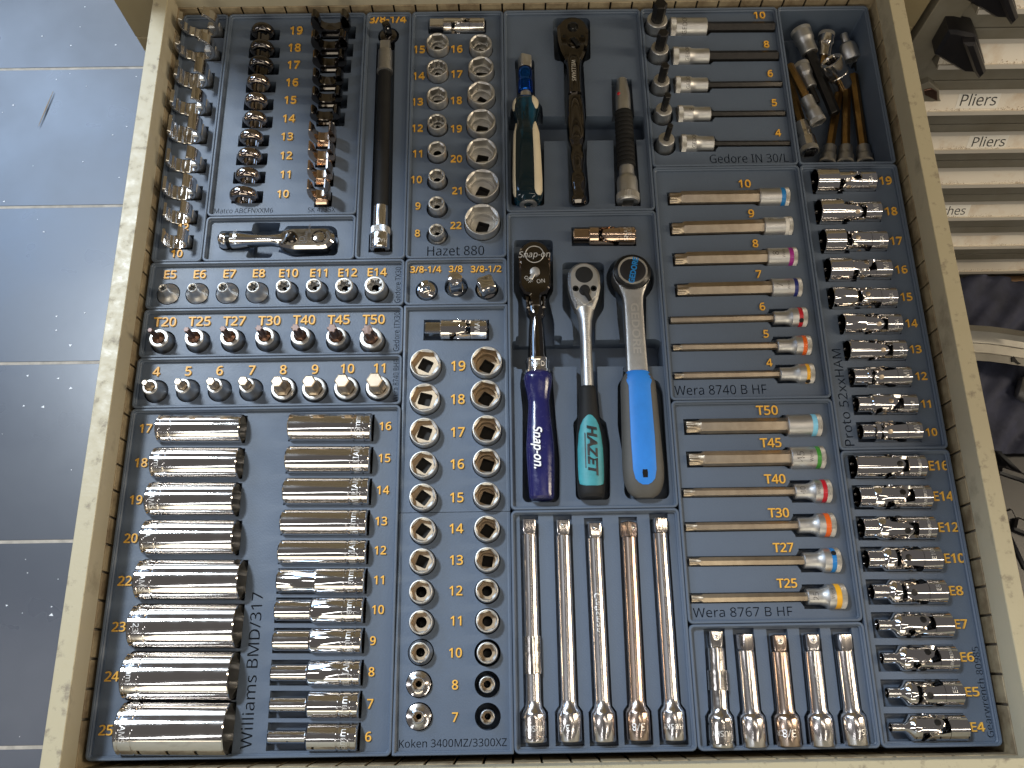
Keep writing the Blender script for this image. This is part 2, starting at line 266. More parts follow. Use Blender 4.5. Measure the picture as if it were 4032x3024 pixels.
# lettering: outlines of a plain humanist sans, one glyph a line: character, advance | loop | loop
GLYPHS = {}
for line in """0384|191,-7 121,10 72,59 43,137 33,240 37,313 49,373 69,422 99,458 140,480 191,487 262,471 312,422 341,344 351,240 347,169 335,108 314,59 284,23 243,1|191,44 237,56 268,92 286,154 291,240 286,326 268,388 237,424 191,437 145,424 115,388 98,326 92,240 98,154 115,93 145,56
1384|181,0 181,335 181,361 181,381 182,399 183,418 173,408 164,400 154,391 142,381 91,339 60,379 189,480 238,480 238,0
2384|32,0 32,49 158,176 191,210 219,240 241,268 257,296 266,324 269,355 263,390 246,415 219,431 185,436 152,433 123,424 96,409 69,390 38,430 68,452 102,470 141,482 185,486 245,478 291,452 320,412 330,359 326,322 314,288 296,256 271,224 241,190 207,155 107,56 107,54 349,54 349,0
3384|162,-7 126,-5 92,-1 60,7 30,19 30,75 62,61 95,51 130,45 163,43 218,49 256,68 277,98 284,138 275,176 249,202 206,217 150,222 103,222 103,273 150,273 202,279 240,298 263,326 271,363 265,394 247,417 219,432 183,437 147,434 117,425 89,412 62,396 33,437 62,455 96,471 137,483 183,486 248,478 294,453 322,415 331,367 324,324 304,290 273,267 232,253 232,250 282,237 318,214 339,179 346,136 341,97 326,62 302,33 266,11 220,-2
4384|244,0 244,109 14,109 14,159 240,482 301,482 301,162 371,162 371,109 301,109 301,0|72,162 244,162 244,313 244,345 245,372 246,396 247,419 244,419 238,406 231,392 223,378 216,367
5384|167,-7 131,-5 97,0 67,8 42,19 42,75 69,62 101,52 135,46 167,44 215,50 253,69 277,101 285,147 278,189 257,219 219,238 165,244 145,244 122,241 100,238 83,234 54,253 72,480 312,480 312,426 122,426 111,287 124,289 142,291 162,293 185,294 251,285 302,257 335,213 346,153 334,87 299,36 242,4
6384|200,-7 157,-1 118,16 84,45 59,86 42,139 37,205 39,256 46,307 59,354 79,397 108,434 146,462 195,480 257,486 271,486 288,485 303,483 316,480 316,430 303,433 288,436 273,437 258,438 215,434 181,422 153,404 132,380 117,351 106,318 100,282 96,244 100,244 119,266 143,284 174,296 214,300 270,291 314,262 343,216 353,154 342,87 311,36 263,4|199,43 238,50 268,70 288,105 294,154 288,195 271,227 242,247 201,254 172,251 146,241 126,226 110,208 100,187 97,166 100,137 108,108 122,82 142,61 168,48
7384|91,0 288,426 30,426 30,480 351,480 351,434 156,0
8384|193,-7 125,2 75,27 43,68 33,122 36,153 47,179 63,202 83,221 107,237 132,251 100,273 73,299 54,332 48,372 53,406 67,434 89,456 118,473 153,483 191,486 249,479 295,457 325,421 335,371 332,344 323,321 308,301 289,283 268,268 244,254 272,239 298,222 319,203 336,181 347,155 351,124 340,70 308,29 258,2|194,277 226,293 253,312 271,337 277,369 271,399 253,421 226,434 191,439 157,434 130,421 112,399 106,369 109,347 118,328 132,312 150,299 171,288|192,40 235,46 267,63 286,90 293,124 286,156 265,182 233,203 192,222 181,226 142,206 114,183 96,155 91,122 97,90 116,63 147,46
9384|129,-7 114,-6 98,-5 82,-3 69,0 69,50 96,44 128,42 171,46 205,57 233,75 254,99 269,128 280,161 286,197 289,235 285,235 267,214 243,196 211,183 171,179 115,189 72,217 43,263 34,324 38,371 53,411 76,443 106,467 143,481 187,486 230,480 269,463 302,434 328,393 344,340 349,275 347,223 340,173 327,125 307,82 279,46 240,17 191,-1|184,226 214,229 240,239 261,254 276,272 286,292 289,314 287,342 278,371 264,397 244,418 218,432 187,437 149,430 119,409 99,374 92,325 98,284 115,252 143,232
a377|144,-7 100,0 63,19 39,52 31,100 41,148 73,183 127,206 203,215 265,217 265,238 260,277 245,301 222,314 190,318 163,316 136,310 112,301 89,291 71,335 96,347 126,357 159,364 193,366 251,359 291,337 314,300 322,245 322,0 279,0 268,51 265,51 241,25 216,7 185,-3|158,41 200,47 234,66 256,98 264,144 264,176 211,174 154,167 118,152 98,130 92,99 97,73 110,55 132,44
b413|228,-7 189,-3 158,9 134,26 116,46 111,46 99,0 57,0 57,510 116,510 116,386 116,364 115,344 114,326 113,312 116,312 134,333 158,351 189,362 228,366 288,354 335,319 366,261 376,180 366,99 335,40 288,5|219,42 261,51 291,78 309,121 315,181 291,283 218,317 169,309 138,284 122,242 116,182 116,179 122,121 138,78 169,51
c322|201,-7 156,-2 117,13 83,38 58,73 42,120 37,178 42,238 59,286 85,322 119,347 160,362 206,367 233,365 259,361 282,355 300,347 282,298 265,304 244,310 224,314 204,315 125,281 98,179 105,121 124,79 156,53 201,44 229,46 253,50 274,57 294,65 294,13 275,4 254,-2 230,-5
d413|185,-7 124,5 77,40 47,98 37,179 47,261 78,319 125,355 185,367 223,363 254,351 278,334 297,314 301,314 300,324 299,339 297,355 297,367 297,510 356,510 356,0 308,0 300,48 297,48 278,27 254,9 223,-3|194,42 243,50 274,74 292,113 298,168 298,179 292,238 275,282 244,309 193,318 152,308 122,280 104,235 98,178 104,121 122,78 152,51
e379|210,-7 162,-2 120,14 85,40 59,76 42,122 37,177 42,232 57,279 81,316 112,344 151,361 196,367 239,362 276,347 305,322 327,290 340,250 345,204 345,169 98,169 107,115 129,76 165,52 213,44 245,45 274,50 301,58 328,69 328,17 301,6 274,-1 245,-5|99,216 283,216 277,257 262,290 234,311 195,318 158,312 129,291 109,259
f231|73,0 73,314 10,314 10,342 73,362 73,383 81,443 104,483 141,506 190,514 211,513 229,510 246,506 260,502 244,455 233,459 220,462 205,465 191,465 165,460 147,446 136,420 132,383 132,360 223,360 223,314 132,314 132,0
g413|195,-161 123,-155 65,-138 65,-84 125,-105 198,-112 240,-105 271,-85 291,-53 298,-11 298,3 298,13 298,27 299,39 300,48 297,48 251,7 185,-7 123,6 76,42 47,101 37,179 47,256 76,316 123,354 185,367 219,363 249,353 275,336 298,312 301,312 309,360 356,360 356,-6 346,-74 317,-122 267,-151|194,42 241,49 273,71 292,109 298,165 298,179 292,243 273,285 240,309 193,317 153,308 123,281 104,237 98,179 104,120 123,77 153,50
h415|57,0 57,510 116,510 116,361 115,335 113,310 117,310 137,334 164,352 195,362 229,366 287,358 328,335 352,294 361,234 361,0 302,0 302,230 282,295 222,317 171,309 139,283 122,242 116,186 116,0
i173|87,420 74,422 62,429 55,441 52,457 55,474 62,486 74,493 87,495 100,493 111,486 119,474 122,457 119,441 111,429 100,422|57,0 57,360 116,360 116,0
j173|87,420 74,422 62,429 55,441 52,457 55,474 62,486 74,493 87,495 100,493 111,486 119,474 122,457 119,441 111,429 100,422|15,-161 -1,-161 -15,-159 -27,-156 -37,-153 -37,-105 -27,-108 -16,-110 -5,-112 7,-112 27,-109 43,-100 54,-83 57,-56 57,360 116,360 116,-54 110,-99 92,-133 61,-154
k359|57,0 57,510 116,510 116,244 115,231 115,216 114,199 113,185 116,185 121,192 128,201 136,211 144,221 152,231 158,238 273,360 343,360 197,206 353,0 281,0 156,168 116,132 116,0
l173|57,0 57,510 116,510 116,0
m628|57,0 57,360 105,360 113,311 117,311 137,336 162,353 192,363 223,367 293,352 333,306 336,306 358,333 386,352 418,363 452,367 505,359 543,335 566,295 574,234 574,0 515,0 515,232 497,296 442,317 397,309 367,287 350,250 345,199 345,0 286,0 286,232 268,296 212,317 166,309 137,283 121,242 116,187 116,0
n415|57,0 57,360 105,360 113,311 117,311 138,336 165,353 197,363 230,367 287,359 328,335 352,295 361,234 361,0 302,0 302,230 282,295 222,317 171,309 139,283 122,242 116,187 116,0
o406|202,-7 157,-1 117,15 84,42 58,79 42,125 37,181 48,260 82,318 135,355 204,367 250,361 290,345 324,318 349,282 365,236 370,181 359,101 325,42 271,6|203,42 251,52 283,80 303,123 309,181 303,238 283,281 251,308 203,317 155,308 123,281 104,238 98,181 104,123 123,80 156,52
p413|57,-161 57,360 105,360 113,311 116,311 135,333 158,351 189,363 228,367 288,355 335,320 366,262 376,181 366,100 335,41 288,5 228,-7 190,-3 159,9 135,26 116,46 112,46 113,33 115,17 116,1 116,-13 116,-161|219,42 249,47 273,60 291,82 305,110 312,143 315,181 309,237 291,280 261,308 218,317 171,309 140,286 123,247 116,192 116,181 122,122 138,78 169,51
q413|297,-161 297,-7 297,6 298,21 299,36 300,48 296,48 278,27 254,9 222,-3 183,-7 124,5 78,40 47,98 37,179 47,261 78,319 126,355 185,367 224,363 255,351 279,333 298,311 300,311 309,360 356,360 356,-161|195,42 242,50 274,73 291,112 298,167 298,179 292,239 275,282 243,309 193,318 151,308 122,280 104,235 98,178 104,121 122,78 152,51
r277|57,0 57,360 105,360 112,294 115,294 135,322 160,345 190,361 225,367 235,366 247,366 258,364 267,363 260,308 251,310 241,312 231,313 221,313 194,309 169,298 147,280 131,256 120,226 116,192 116,0
s322|148,-7 113,-5 83,-1 57,7 35,16 35,70 59,60 87,50 118,43 149,41 188,45 214,55 229,72 234,94 233,107 227,118 217,129 200,140 177,151 146,164 113,177 86,191 64,206 48,223 38,244 34,271 44,312 72,342 115,360 169,367 201,365 231,360 258,353 284,343 264,296 241,304 216,312 191,317 165,318 133,315 110,307 95,293 91,275 93,261 99,249 111,239 129,229 153,219 183,206 215,193 242,180 263,165 279,147 288,126 291,99 282,53 253,20 207,0
t242|167,-7 140,-4 115,3 94,16 77,37 65,66 62,105 62,314 11,314 11,343 62,366 86,443 121,443 121,360 225,360 225,314 121,314 121,106 125,77 137,57 155,46 177,42 191,42 205,44 218,46 228,49 228,4 216,0 201,-4 184,-6
u415|184,-7 127,1 86,25 61,65 53,124 53,360 113,360 113,128 133,64 193,42 243,51 276,76 293,117 299,173 299,360 358,360 358,0 310,0 301,48 298,48 277,23 250,6 218,-3
v341|136,0 0,360 63,360 140,148 145,132 151,115 157,97 162,80 166,65 169,52 171,52 175,65 179,81 184,98 190,116 196,133 201,148 278,360 341,360 204,0
w528|106,1 7,361 69,361 118,169 125,140 132,110 138,83 142,61 144,61 147,74 151,89 155,107 159,125 164,142 169,158 232,361 297,361 359,158 366,134 373,108 379,83 383,62 385,62 389,82 395,108 402,138 410,169 460,361 520,361 420,1 351,1 289,203 281,231 274,258 269,281 265,299 262,299 258,281 253,258 246,231 238,203 173,1
x355|12,0 142,184 18,360 85,360 178,224 270,360 336,360 212,184 343,0 276,0 178,144 79,0
y343|56,-161 41,-161 28,-160 17,-158 7,-156 7,-109 16,-110 25,-111 36,-112 47,-113 75,-108 97,-95 114,-75 127,-49 146,-1 1,360 64,360 142,155 151,129 160,104 167,80 172,57 175,57 180,76 187,101 196,128 206,156 279,360 343,360 187,-50 166,-96 139,-131 103,-154
z316|26,0 26,39 220,314 38,314 38,360 285,360 285,316 94,46 289,46 289,0
A429|0,0 187,482 242,482 428,0 366,0 308,148 118,148 61,0|138,202 290,202 236,347 234,355 230,367 225,381 221,396 217,409 214,419 209,399 203,378 197,361 193,347
B437|65,0 65,480 202,480 281,473 338,453 373,417 384,361 378,322 361,290 332,268 293,255 293,251 322,244 348,234 369,218 386,197 397,170 400,136 389,79 356,36 303,9 234,0|126,275 214,275 266,280 299,295 316,320 322,354 315,388 294,411 258,424 205,428 126,428|126,51 222,51 276,57 311,76 330,105 336,141 329,175 310,202 274,219 218,225 126,225
C424|261,-7 194,1 139,24 96,60 65,109 47,170 41,240 48,309 67,368 100,418 146,455 203,478 271,486 342,479 404,458 379,407 356,417 330,425 302,431 271,433 202,420 149,381 116,320 105,240 115,160 146,98 198,59 270,46 301,48 330,52 358,58 385,65 385,13 358,4 329,-2 298,-6
D490|65,0 65,480 213,480 281,473 338,453 385,419 420,374 442,315 449,244 433,138 383,61 304,15 199,0|126,52 191,52 337,99 385,242 374,326 338,383 281,417 204,428 126,428
E373|65,0 65,480 333,480 333,426 126,426 126,277 321,277 321,224 126,224 126,53 333,53 333,0
F349|65,0 65,480 333,480 333,426 126,426 126,257 320,257 320,203 126,203 126,0
G489|271,-7 202,1 145,23 100,59 67,108 48,169 41,240 48,310 71,370 107,419 155,456 217,479 289,486 329,484 366,479 400,470 433,458 410,406 383,416 352,425 320,431 286,433 210,420 152,381 116,320 104,240 109,186 123,139 146,100 181,70 226,52 285,46 314,47 338,49 360,53 379,57 379,199 273,199 273,253 439,253 439,18 400,7 361,-1 318,-5
H498|65,0 65,480 126,480 126,277 371,277 371,480 432,480 432,0 371,0 371,224 126,224 126,0
I228|27,0 27,35 83,48 83,431 27,445 27,480 200,480 200,445 144,431 144,48 200,35 200,0
J183|-3,-128 -18,-127 -31,-125 -42,-122 -52,-119 -52,-68 -41,-70 -30,-73 -17,-74 -4,-75 12,-73 28,-68 42,-59 52,-44 59,-24 62,3 62,480 122,480 122,7 114,-53 88,-95 48,-119
K416|65,0 65,480 126,480 126,243 146,266 167,289 187,312 208,334 338,480 408,480 218,271 416,0 345,0 175,229 126,186 126,0
L352|65,0 65,480 126,480 126,54 335,54 335,0
M609|65,0 65,480 154,480 302,87 305,87 455,480 544,480 544,0 484,0 484,295 485,330 486,364 487,395 489,420 486,420 326,0 277,0 119,420 116,420 118,396 120,364 121,328 121,291 121,0
N510|65,0 65,480 135,480 391,83 394,83 393,96 392,115 391,137 390,162 389,186 389,209 389,480 445,480 445,0 375,0 118,398 116,398 117,372 119,340 120,304 121,268 121,0
O525|263,-7 194,1 139,24 96,61 65,111 47,171 41,241 47,310 65,370 96,419 139,456 195,479 263,487 329,479 384,456 427,420 458,370 477,310 484,240 477,171 458,110 427,61 384,24 329,1|263,46 333,59 382,98 410,159 420,240 410,321 382,382 334,421 263,434 193,421 143,382 114,321 105,240 114,159 143,98 192,59
P406|65,0 65,480 192,480 273,470 329,443 361,398 372,338 368,300 354,264 330,233 294,208 245,192 181,187 126,187 126,0|126,238 174,238 234,244 276,261 301,290 310,336 302,376 280,405 242,422 187,428 126,428
Q525|372,-114 279,-6 274,-7 270,-7 266,-7 263,-7 194,1 139,24 96,61 65,111 47,171 41,241 47,310 65,370 96,419 139,456 195,479 263,487 329,479 384,456 427,420 458,370 477,310 484,240 475,159 448,91 405,38 344,5 459,-114|263,46 333,59 382,98 410,159 420,240 410,321 382,382 334,421 263,434 193,421 143,382 114,321 105,240 114,159 143,98 192,59
R418|65,0 65,480 197,480 275,471 329,446 361,403 372,343 369,308 358,279 342,256 322,239 300,225 276,215 408,0 337,0 221,198 126,198 126,0|126,249 197,249 248,255 283,272 303,301 310,340 303,381 281,407 245,422 194,427 126,427
S369|166,-7 127,-5 91,-1 60,7 34,16 34,74 61,64 94,54 131,48 169,46 216,51 249,66 270,91 277,123 274,145 267,163 253,178 232,192 203,207 164,222 110,246 72,276 48,314 40,364 45,400 60,429 83,454 114,471 151,483 193,486 231,484 266,479 297,470 326,459 307,408 281,418 253,426 223,431 192,433 153,428 124,414 107,392 101,363 104,341 111,323 125,308 144,294 171,281 206,267 245,251 278,233 303,214 322,191 333,163 337,128 326,72 291,29 236,2
T373|156,0 156,426 7,426 7,480 366,480 366,426 217,426 217,0
U491|243,-7 164,5 107,42 72,98 60,171 60,480 121,480 121,169 129,117 152,78 191,54 246,46 303,54 341,80 363,120 370,169 370,480 430,480 430,169 425,122 410,80 384,44 348,16 301,-1
V403|171,0 0,480 63,480 171,172 181,143 189,117 196,91 201,67 207,91 214,117 222,144 232,173 339,480 403,480 232,0
W625|135,0 8,480 71,480 146,187 153,156 160,127 165,99 169,73 173,100 179,130 186,160 194,190 279,480 341,480 429,188 438,157 445,127 451,98 455,73 459,98 465,127 471,156 479,187 553,480 616,480 488,0 427,0 334,314 328,334 323,353 318,372 314,388 311,401 310,409 308,395 303,372 295,343 287,312 196,0
X394|3,0 162,250 13,480 80,480 197,291 316,480 379,480 231,251 391,0 322,0 195,208 66,0
Y380|160,0 160,183 0,480 66,480 190,244 315,480 380,480 220,186 220,0
Z384|26,0 26,46 278,426 34,426 34,480 351,480 351,434 99,54 358,54 358,0
/250|7,0 185,480 243,480 64,0
-216|27,154 27,206 189,206 189,154
.180|89,-9 74,-7 60,1 51,15 48,36 51,57 60,71 74,79 89,81 106,79 119,71 129,57 132,36 129,15 119,1 106,-7
%558|131,185 89,195 58,225 39,273 33,336 39,400 56,447 87,476 131,486 175,476 206,447 225,400 232,336 226,273 207,225 176,195|120,0 386,480 438,480 172,0|131,228 170,255 183,336 170,418 131,445 109,438 94,417 85,384 82,336 85,289 94,255 109,235|424,-7 382,3 352,33 333,81 326,144 332,208 350,255 380,284 424,294 468,284 499,255 519,208 525,144 519,81 501,33 469,3|424,36 463,63 476,144 463,225 424,252 402,245 387,225 378,191 375,144 378,97 387,63 402,42""".split('\n'):
    hd, *lp = line.split('|')
    GLYPHS[hd[0]] = (int(hd[1:]), [[tuple(float(q) for q in p.split(',')) for p in l.split()] for l in lp])
CAP = 480.0
_tc = {}
def text_data(s, ext=0.0, off=0.0, shear=0.0, res=3):
    """vertices and faces of a word; cap height 1, centred; ext > 0 adds side walls and a lower level"""
    key = (s, ext, off, shear)
    if key in _tc: return _tc[key]
    V = []; F = []; x = 0.0
    for ch_ in s:
        if ch_ not in GLYPHS: x += 175; continue
        adv, loops = GLYPHS[ch_]; L2 = []
        for P in loops:
            Q = inset(P, off*1000) if off else P
            L2.append([((px+x+py*shear)/CAP, py/CAP) for px, py in Q])
        flatp = [p for l in L2 for p in l]; o = len(V); st = [sum(len(q) for q in L2[:i]) for i in range(len(L2))]
        outer = [i for i, l in enumerate(L2) if area2(l) < 0]      # outlines run clockwise, holes the other way
        for i in outer:
            xs_ = [p[0] for p in L2[i]]; ys_ = [p[1] for p in L2[i]]
            hs = [j for j, l in enumerate(L2) if j not in outer and min(xs_) < l[0][0] < max(xs_) and min(ys_) < l[0][1] < max(ys_)]
            ids = [st[k]+q for k in [i]+hs for q in range(len(L2[k]))]
            F += [tuple(o+ids[a] for a in t) for t in tessellate_polygon([[Vector((p[0], p[1], 0)) for p in L2[k]] for k in [i]+hs])]
        V += [(p[0], p[1], ext) for p in flatp]
        if ext:
            V += [(p[0], p[1], -ext) for p in flatp]; n0 = 0
            for l in L2:
                n = len(l)
                for i in range(n): a, b_ = o+n0+i, o+n0+(i+1) % n; F.append((a, b_, b_+len(flatp), a+len(flatp)))
                n0 += n
        x += adv
    xs = [v[0] for v in V]; x0, x1 = min(xs), max(xs)
    V = [(v[0]-(x0+x1)/2, v[1]-0.5, v[2]) for v in V]
    _tc[key] = (V, F, x1-x0); return _tc[key]
def raised(parent, s, u, v, hpx, z, name='size_number', k='amber', rot=0.0, h=1.3, wpx=None, off=0.008):
    a, b = at(u, v-hpx/2, z), at(u, v+hpx/2, z); cap = (a-b).length; c = (a+b)/2
    V, F, wd = text_data(s, 0.5, off)
    sx = 1.0
    if wpx: sx = (at(u+wpx/2, v, z)-at(u-wpx/2, v, z)).length/(wd*cap)
    zs = [q[2] for q in V]; zr = max(zs)-min(zs)
    V = [(q[0]*cap*sx, q[1]*cap, (q[2]-min(zs))/zr*h) for q in V]
    g = G(); g.add(V, F, k); return attach(parent, name, g, upright(c, rot))
def attach(parent, name, g, T, **k):   # child given in world millimetres
    o = bpy.data.objects.new(name, g if isinstance(g, bpy.types.Mesh) else g.mesh(name)); COL.objects.link(o); o.parent = parent
    T = T.copy(); T.translation = T.translation*S
    o.matrix_basis = parent.matrix_basis.inverted() @ T
    return setp(o, **k)
def wrap(g, s, r, z, ang, size, k, along=False, lift=0.06, shear=0, flip=False, off=0.0, sx=1.0):
    """text bent round a cylinder of radius r whose axis is local Z; ang 90 deg = up. along: reads along the axis."""
    V, F, wd = text_data(s, 0.0, off, shear); out = []
    rf = r if callable(r) else (lambda zz: r)
    for x, y, q in V:
        x *= size*sx; y *= size
        if flip: x, y = -x, -y
        if along: zz, arc = z+x, y
        else: zz, arc = z-y, x
        R_ = rf(zz)+lift
        if along: a = radians(ang)+arc/R_
        else: a = radians(ang)-arc/R_
        out.append((R_*cos(a), R_*sin(a), zz))
    g.add(out, F, k)
def flat(g, s, x, z, y, size, k, rot=0.0, shear=0, sx=1.0, off=0.0):    # text lying on a face at height y, seen from above
    V, F, wd = text_data(s, 0.0, off, shear); c_, s_ = cos(rot), sin(rot)
    g.add([((c_*a*sx-s_*b)*size+x, y, (-s_*a*sx-c_*b)*size+z) for a, b, q in V], F, k)

# ------------------------------------------------------------------ trays
FL = -4.5                     # level of a tray's floor below its rim
TR = {}
def cell(c0, c1, r0, r1): return (c0*42+.2, c1*42-.2, r0*42+.2, r1*42-.2)
def text_loops(s, cx, cy, cap, rot, wmm=None):      # the faces of a word, laid out on the tray floor
    V, F, wd = text_data(s, 0.0, 0, 0, 2)
    sx = wmm/(wd*cap) if wmm else 1.0; c_, s_ = cos(rot), sin(rot); P = []
    for x, y, q in V: x *= cap*sx; y *= cap; P.append((cx+c_*x-s_*y, cy+s_*x+c_*y))
    return [[P[i] for i in f] for f in F]
class Tray:
    def __init__(s, key, c, label, open_=''):
        s.key = key; s.r = cell(*c); s.p = []; s.t = []; s.label = label; s.open = open_; s.nums = []; s.floor = FL; TR[key] = s
    def pocket(s, P, z): s.p.append((list(P) if area2(P) > 0 else list(P)[::-1], float(z))); return s
    def rect(s, x0, x1, y0, y1, z, r=1.2): return s.pocket(rrect(min(x0, x1), max(x0, x1), min(y0, y1), max(y0, y1), r, 4), z)
    def lie(s, p0, p1, w0, w1=None, e0=1.0, e1=1.0, z=-20.0):   # pocket along an axis
        w1 = w1 if w1 is not None else w0
        a = Vector((p0[0], p0[1])); b = Vector((p1[0], p1[1])); d = (b-a).normalized(); n = Vector((-d.y, d.x)); a = a-d*e0; b = b+d*e1
        return s.pocket([tuple(a-n*w0/2), tuple(b-n*w1/2), tuple(b+n*w1/2), tuple(a+n*w0/2)], z)
    def engrave(s, txt, u0, v0, u1, v1, hpx, z=FL):  # centre line of the word from (u0,v0) to (u1,v1)
        a, b = at(u0, v0, z), at(u1, v1, z); c = (a+b)/2; d = b-a; rot = atan2(d.y, d.x)
        if abs(rot) < .2: rot = 0; cap = (at(u0, v0-hpx/2, z)-at(u0, v0+hpx/2, z)).length
        else: rot = pi/2; cap = (at(u0-hpx/2, v0, z)-at(u0+hpx/2, v0, z)).length
        s.t += text_loops(txt, c.x, c.y, cap, rot, d.length)
    def num(s, txt, u, v, h, name='size_number', wpx=None): s.nums.append((txt, u, v, h*dict(deep=.80, proto=.86, gear=.87, hazet=.88, weraa=.86, inbit=.87, crow=.92, werab=.95, tx=.94, bhf=.97).get(s.key, 1), name, wpx))
    def build(s):
        x0, x1, y0, y1 = s.r; g = G()
        O = dict(l='l' in s.open, r='r' in s.open, b='b' in s.open, t='t' in s.open)
        def loop(i, z, rad):
            P = rrect(x0+(0 if O['l'] else i), x1-(0 if O['r'] else i), y0+(0 if O['b'] else i), y1-(0 if O['t'] else i), max(rad, .3), 6)
            o = []
            for x, y in P:
                zz = z
                if O['b'] and y < y0+3.2: zz = min(z, FL)
                if O['t'] and y > y1-3.2: zz = min(z, FL)
                o.append((x, y, zz))
            return o
        rad = 3.9 if not s.open else 0.8
        loft(g, [loop(0.6, -46, rad), loop(0, -44, rad), loop(0, -0.5, rad), loop(.45, 0, rad-.4), loop(1.55, 0, rad-1.3), loop(1.95, -.5, rad-1.6), loop(1.95, -1.9, rad-1.6),
                 loop(2.75, -2.6, rad-2.2), loop(2.85, s.floor, rad-2.3)], 'tray', cap0=True)
        fl = [(p[0], p[1]) for p in loop(2.85, s.floor, rad-2.3)]
        V = []; Fc = []; zs = []
        def addp(P):
            o = len(V); V.extend(Vector(q) for q in P); Fc.append(list(range(o, o+len(P))))
        addp(fl); zs.append(None)
        for P, z in s.p: addp(P); zs.append(z)
        for P in s.t:
            if abs(area2(P)) > 1e-4: addp(P if area2(P) > 0 else P[::-1]); zs.append('t')
        v2, e2, f2, ov, oe, of = delaunay_2d_cdt(V, [], Fc, 0, 1e-5)
        fz = []; keep = []
        for f, o in zip(f2, of):
            if 0 not in o: continue
            z = s.floor; dep = [zs[i] for i in o if isinstance(zs[i], float)]
            if dep: z = min(dep)
            elif any(zs[i] == 't' for i in o): z = s.floor-6.0
            keep.append((list(f), z))
        idx = {}; VV = []
        def vid(i, z):
            kk = (i, round(z, 3))
            if kk not in idx: idx[kk] = len(VV); VV.append((v2[i].x, v2[i].y, z))
            return idx[kk]
        FF = []; ed = {}
        for f, z in keep:
            FF.append([vid(i, z) for i in f])
            for i in range(len(f)):
                a, b = f[i], f[(i+1) % len(f)]; ed.setdefault((min(a, b), max(a, b)), []).append((a, b, z))
        for kk, l in ed.items():
            if len(l) == 2 and abs(l[0][2]-l[1][2]) > 1e-4:
                lo, hi = sorted(l, key=lambda q: q[2]); a, b = lo[0], lo[1]
                FF.append([vid(b, lo[2]), vid(a, lo[2]), vid(a, hi[2]), vid(b, hi[2])])
            elif len(l) == 1 and l[0][2] < s.floor-1e-3:
                a, b, z = l[0]; FF.append([vid(b, z), vid(a, z), vid(a, s.floor), vid(b, s.floor)])
        g.add(VV, FF, 'tray')
        c = Vector(((x0+x1)/2, (y0+y1)/2, -46)); T = upright(c)
        g.v = [(a-c.x, b-c.y, z-c.z) for a, b, z in g.v]
        o = obj('tool_tray', g, T=T, ang=30, label=s.label, cat='tray', group='slate blue printed trays filling the drawer')
        for t, u, v, h, nm, wp in s.nums: raised(o, t, u, v, h, s.floor-0.05, nm, wpx=wp)
        s.o = o; return o

NW = 'zero one two three four five six seven eight nine ten eleven twelve thirteen fourteen fifteen sixteen seventeen eighteen nineteen twenty twenty-one twenty-two twenty-three twenty-four twenty-five'.split()
def wn(n): return NW[n]
# cells of the 42 mm grid: column from, to, row from, to
Tray('flare', (0, 1, 9, 15), 'narrow slate blue tray of split-ring wrenches against the drawer side wall')
Tray('crow', (1, 4, 10, 15), 'slate blue tray holding two rows of upright crowfoot wrenches beside one amber column')
Tray('stubby', (1, 4, 9, 10), 'short slate blue tray with one stubby chrome ratchet lying in it')
Tray('flex', (4, 5, 9, 15), 'tall narrow slate blue tray with the long black flexible extension')
Tray('hazet', (5, 7, 9, 15), 'slate blue tray with fifteen upright sockets and a universal joint at its far end')
Tray('driver', (7, 10, 10, 15), 'slate blue tray with the dark ratchet and the teal and cream handle')
Tray('inbit', (10, 13, 11, 15), 'slate blue tray of black hex bit sockets, some lying and some standing')
Tray('bin', (13, 15, 11, 15), 'deep open slate blue bin with a jumble of loose bit sockets')
Tray('tx', (0, 5, 8, 9), 'long slate blue tray with one row of sockets marked E5 to E14')
Tray('itx', (0, 5, 7, 8), 'long slate blue tray with one row of brown bits marked T20 to T50')
Tray('bhf', (0, 5, 6, 7), 'long slate blue tray with one row of short champagne hex bits')
Tray('adap', (5, 7, 8, 9), 'small slate blue tray with three upright square drive adapters')
Tray('koku', (5, 7, 4, 8), 'slate blue tray with five pairs of sockets below a lying universal joint', open_='b')
Tray('kokl', (5, 7, 0, 4), 'slate blue tray with seven pairs of sockets and engraved writing along its front', open_='t')
Tray('rat', (7, 10, 4, 10), 'large slate blue tray holding three long handled ratchets and a universal joint')
Tray('weraa', (10, 13, 6, 11), 'slate blue tray with seven long ringed bit sockets lying in it')
Tray('proto', (13, 15, 5, 11), 'slate blue tray with ten lying flexible sockets, behind the tray of flexible star sockets')
Tray('deep', (0, 5, 0, 6), 'largest slate blue tray, with two columns of lying deep chrome sockets')
Tray('long', (7, 10, 0, 4), 'slate blue tray with five long chrome extension bars')
Tray('werab', (10, 13, 2, 6), 'slate blue tray with six long ringed star bit sockets lying in it')
Tray('short', (10, 13, 0, 2), 'slate blue tray at the front with five short chrome extension bars')
Tray('gear', (13, 15, 0, 5), 'slate blue tray with nine flexible star sockets marked E16 to E4')
TR['bin'].floor = -42

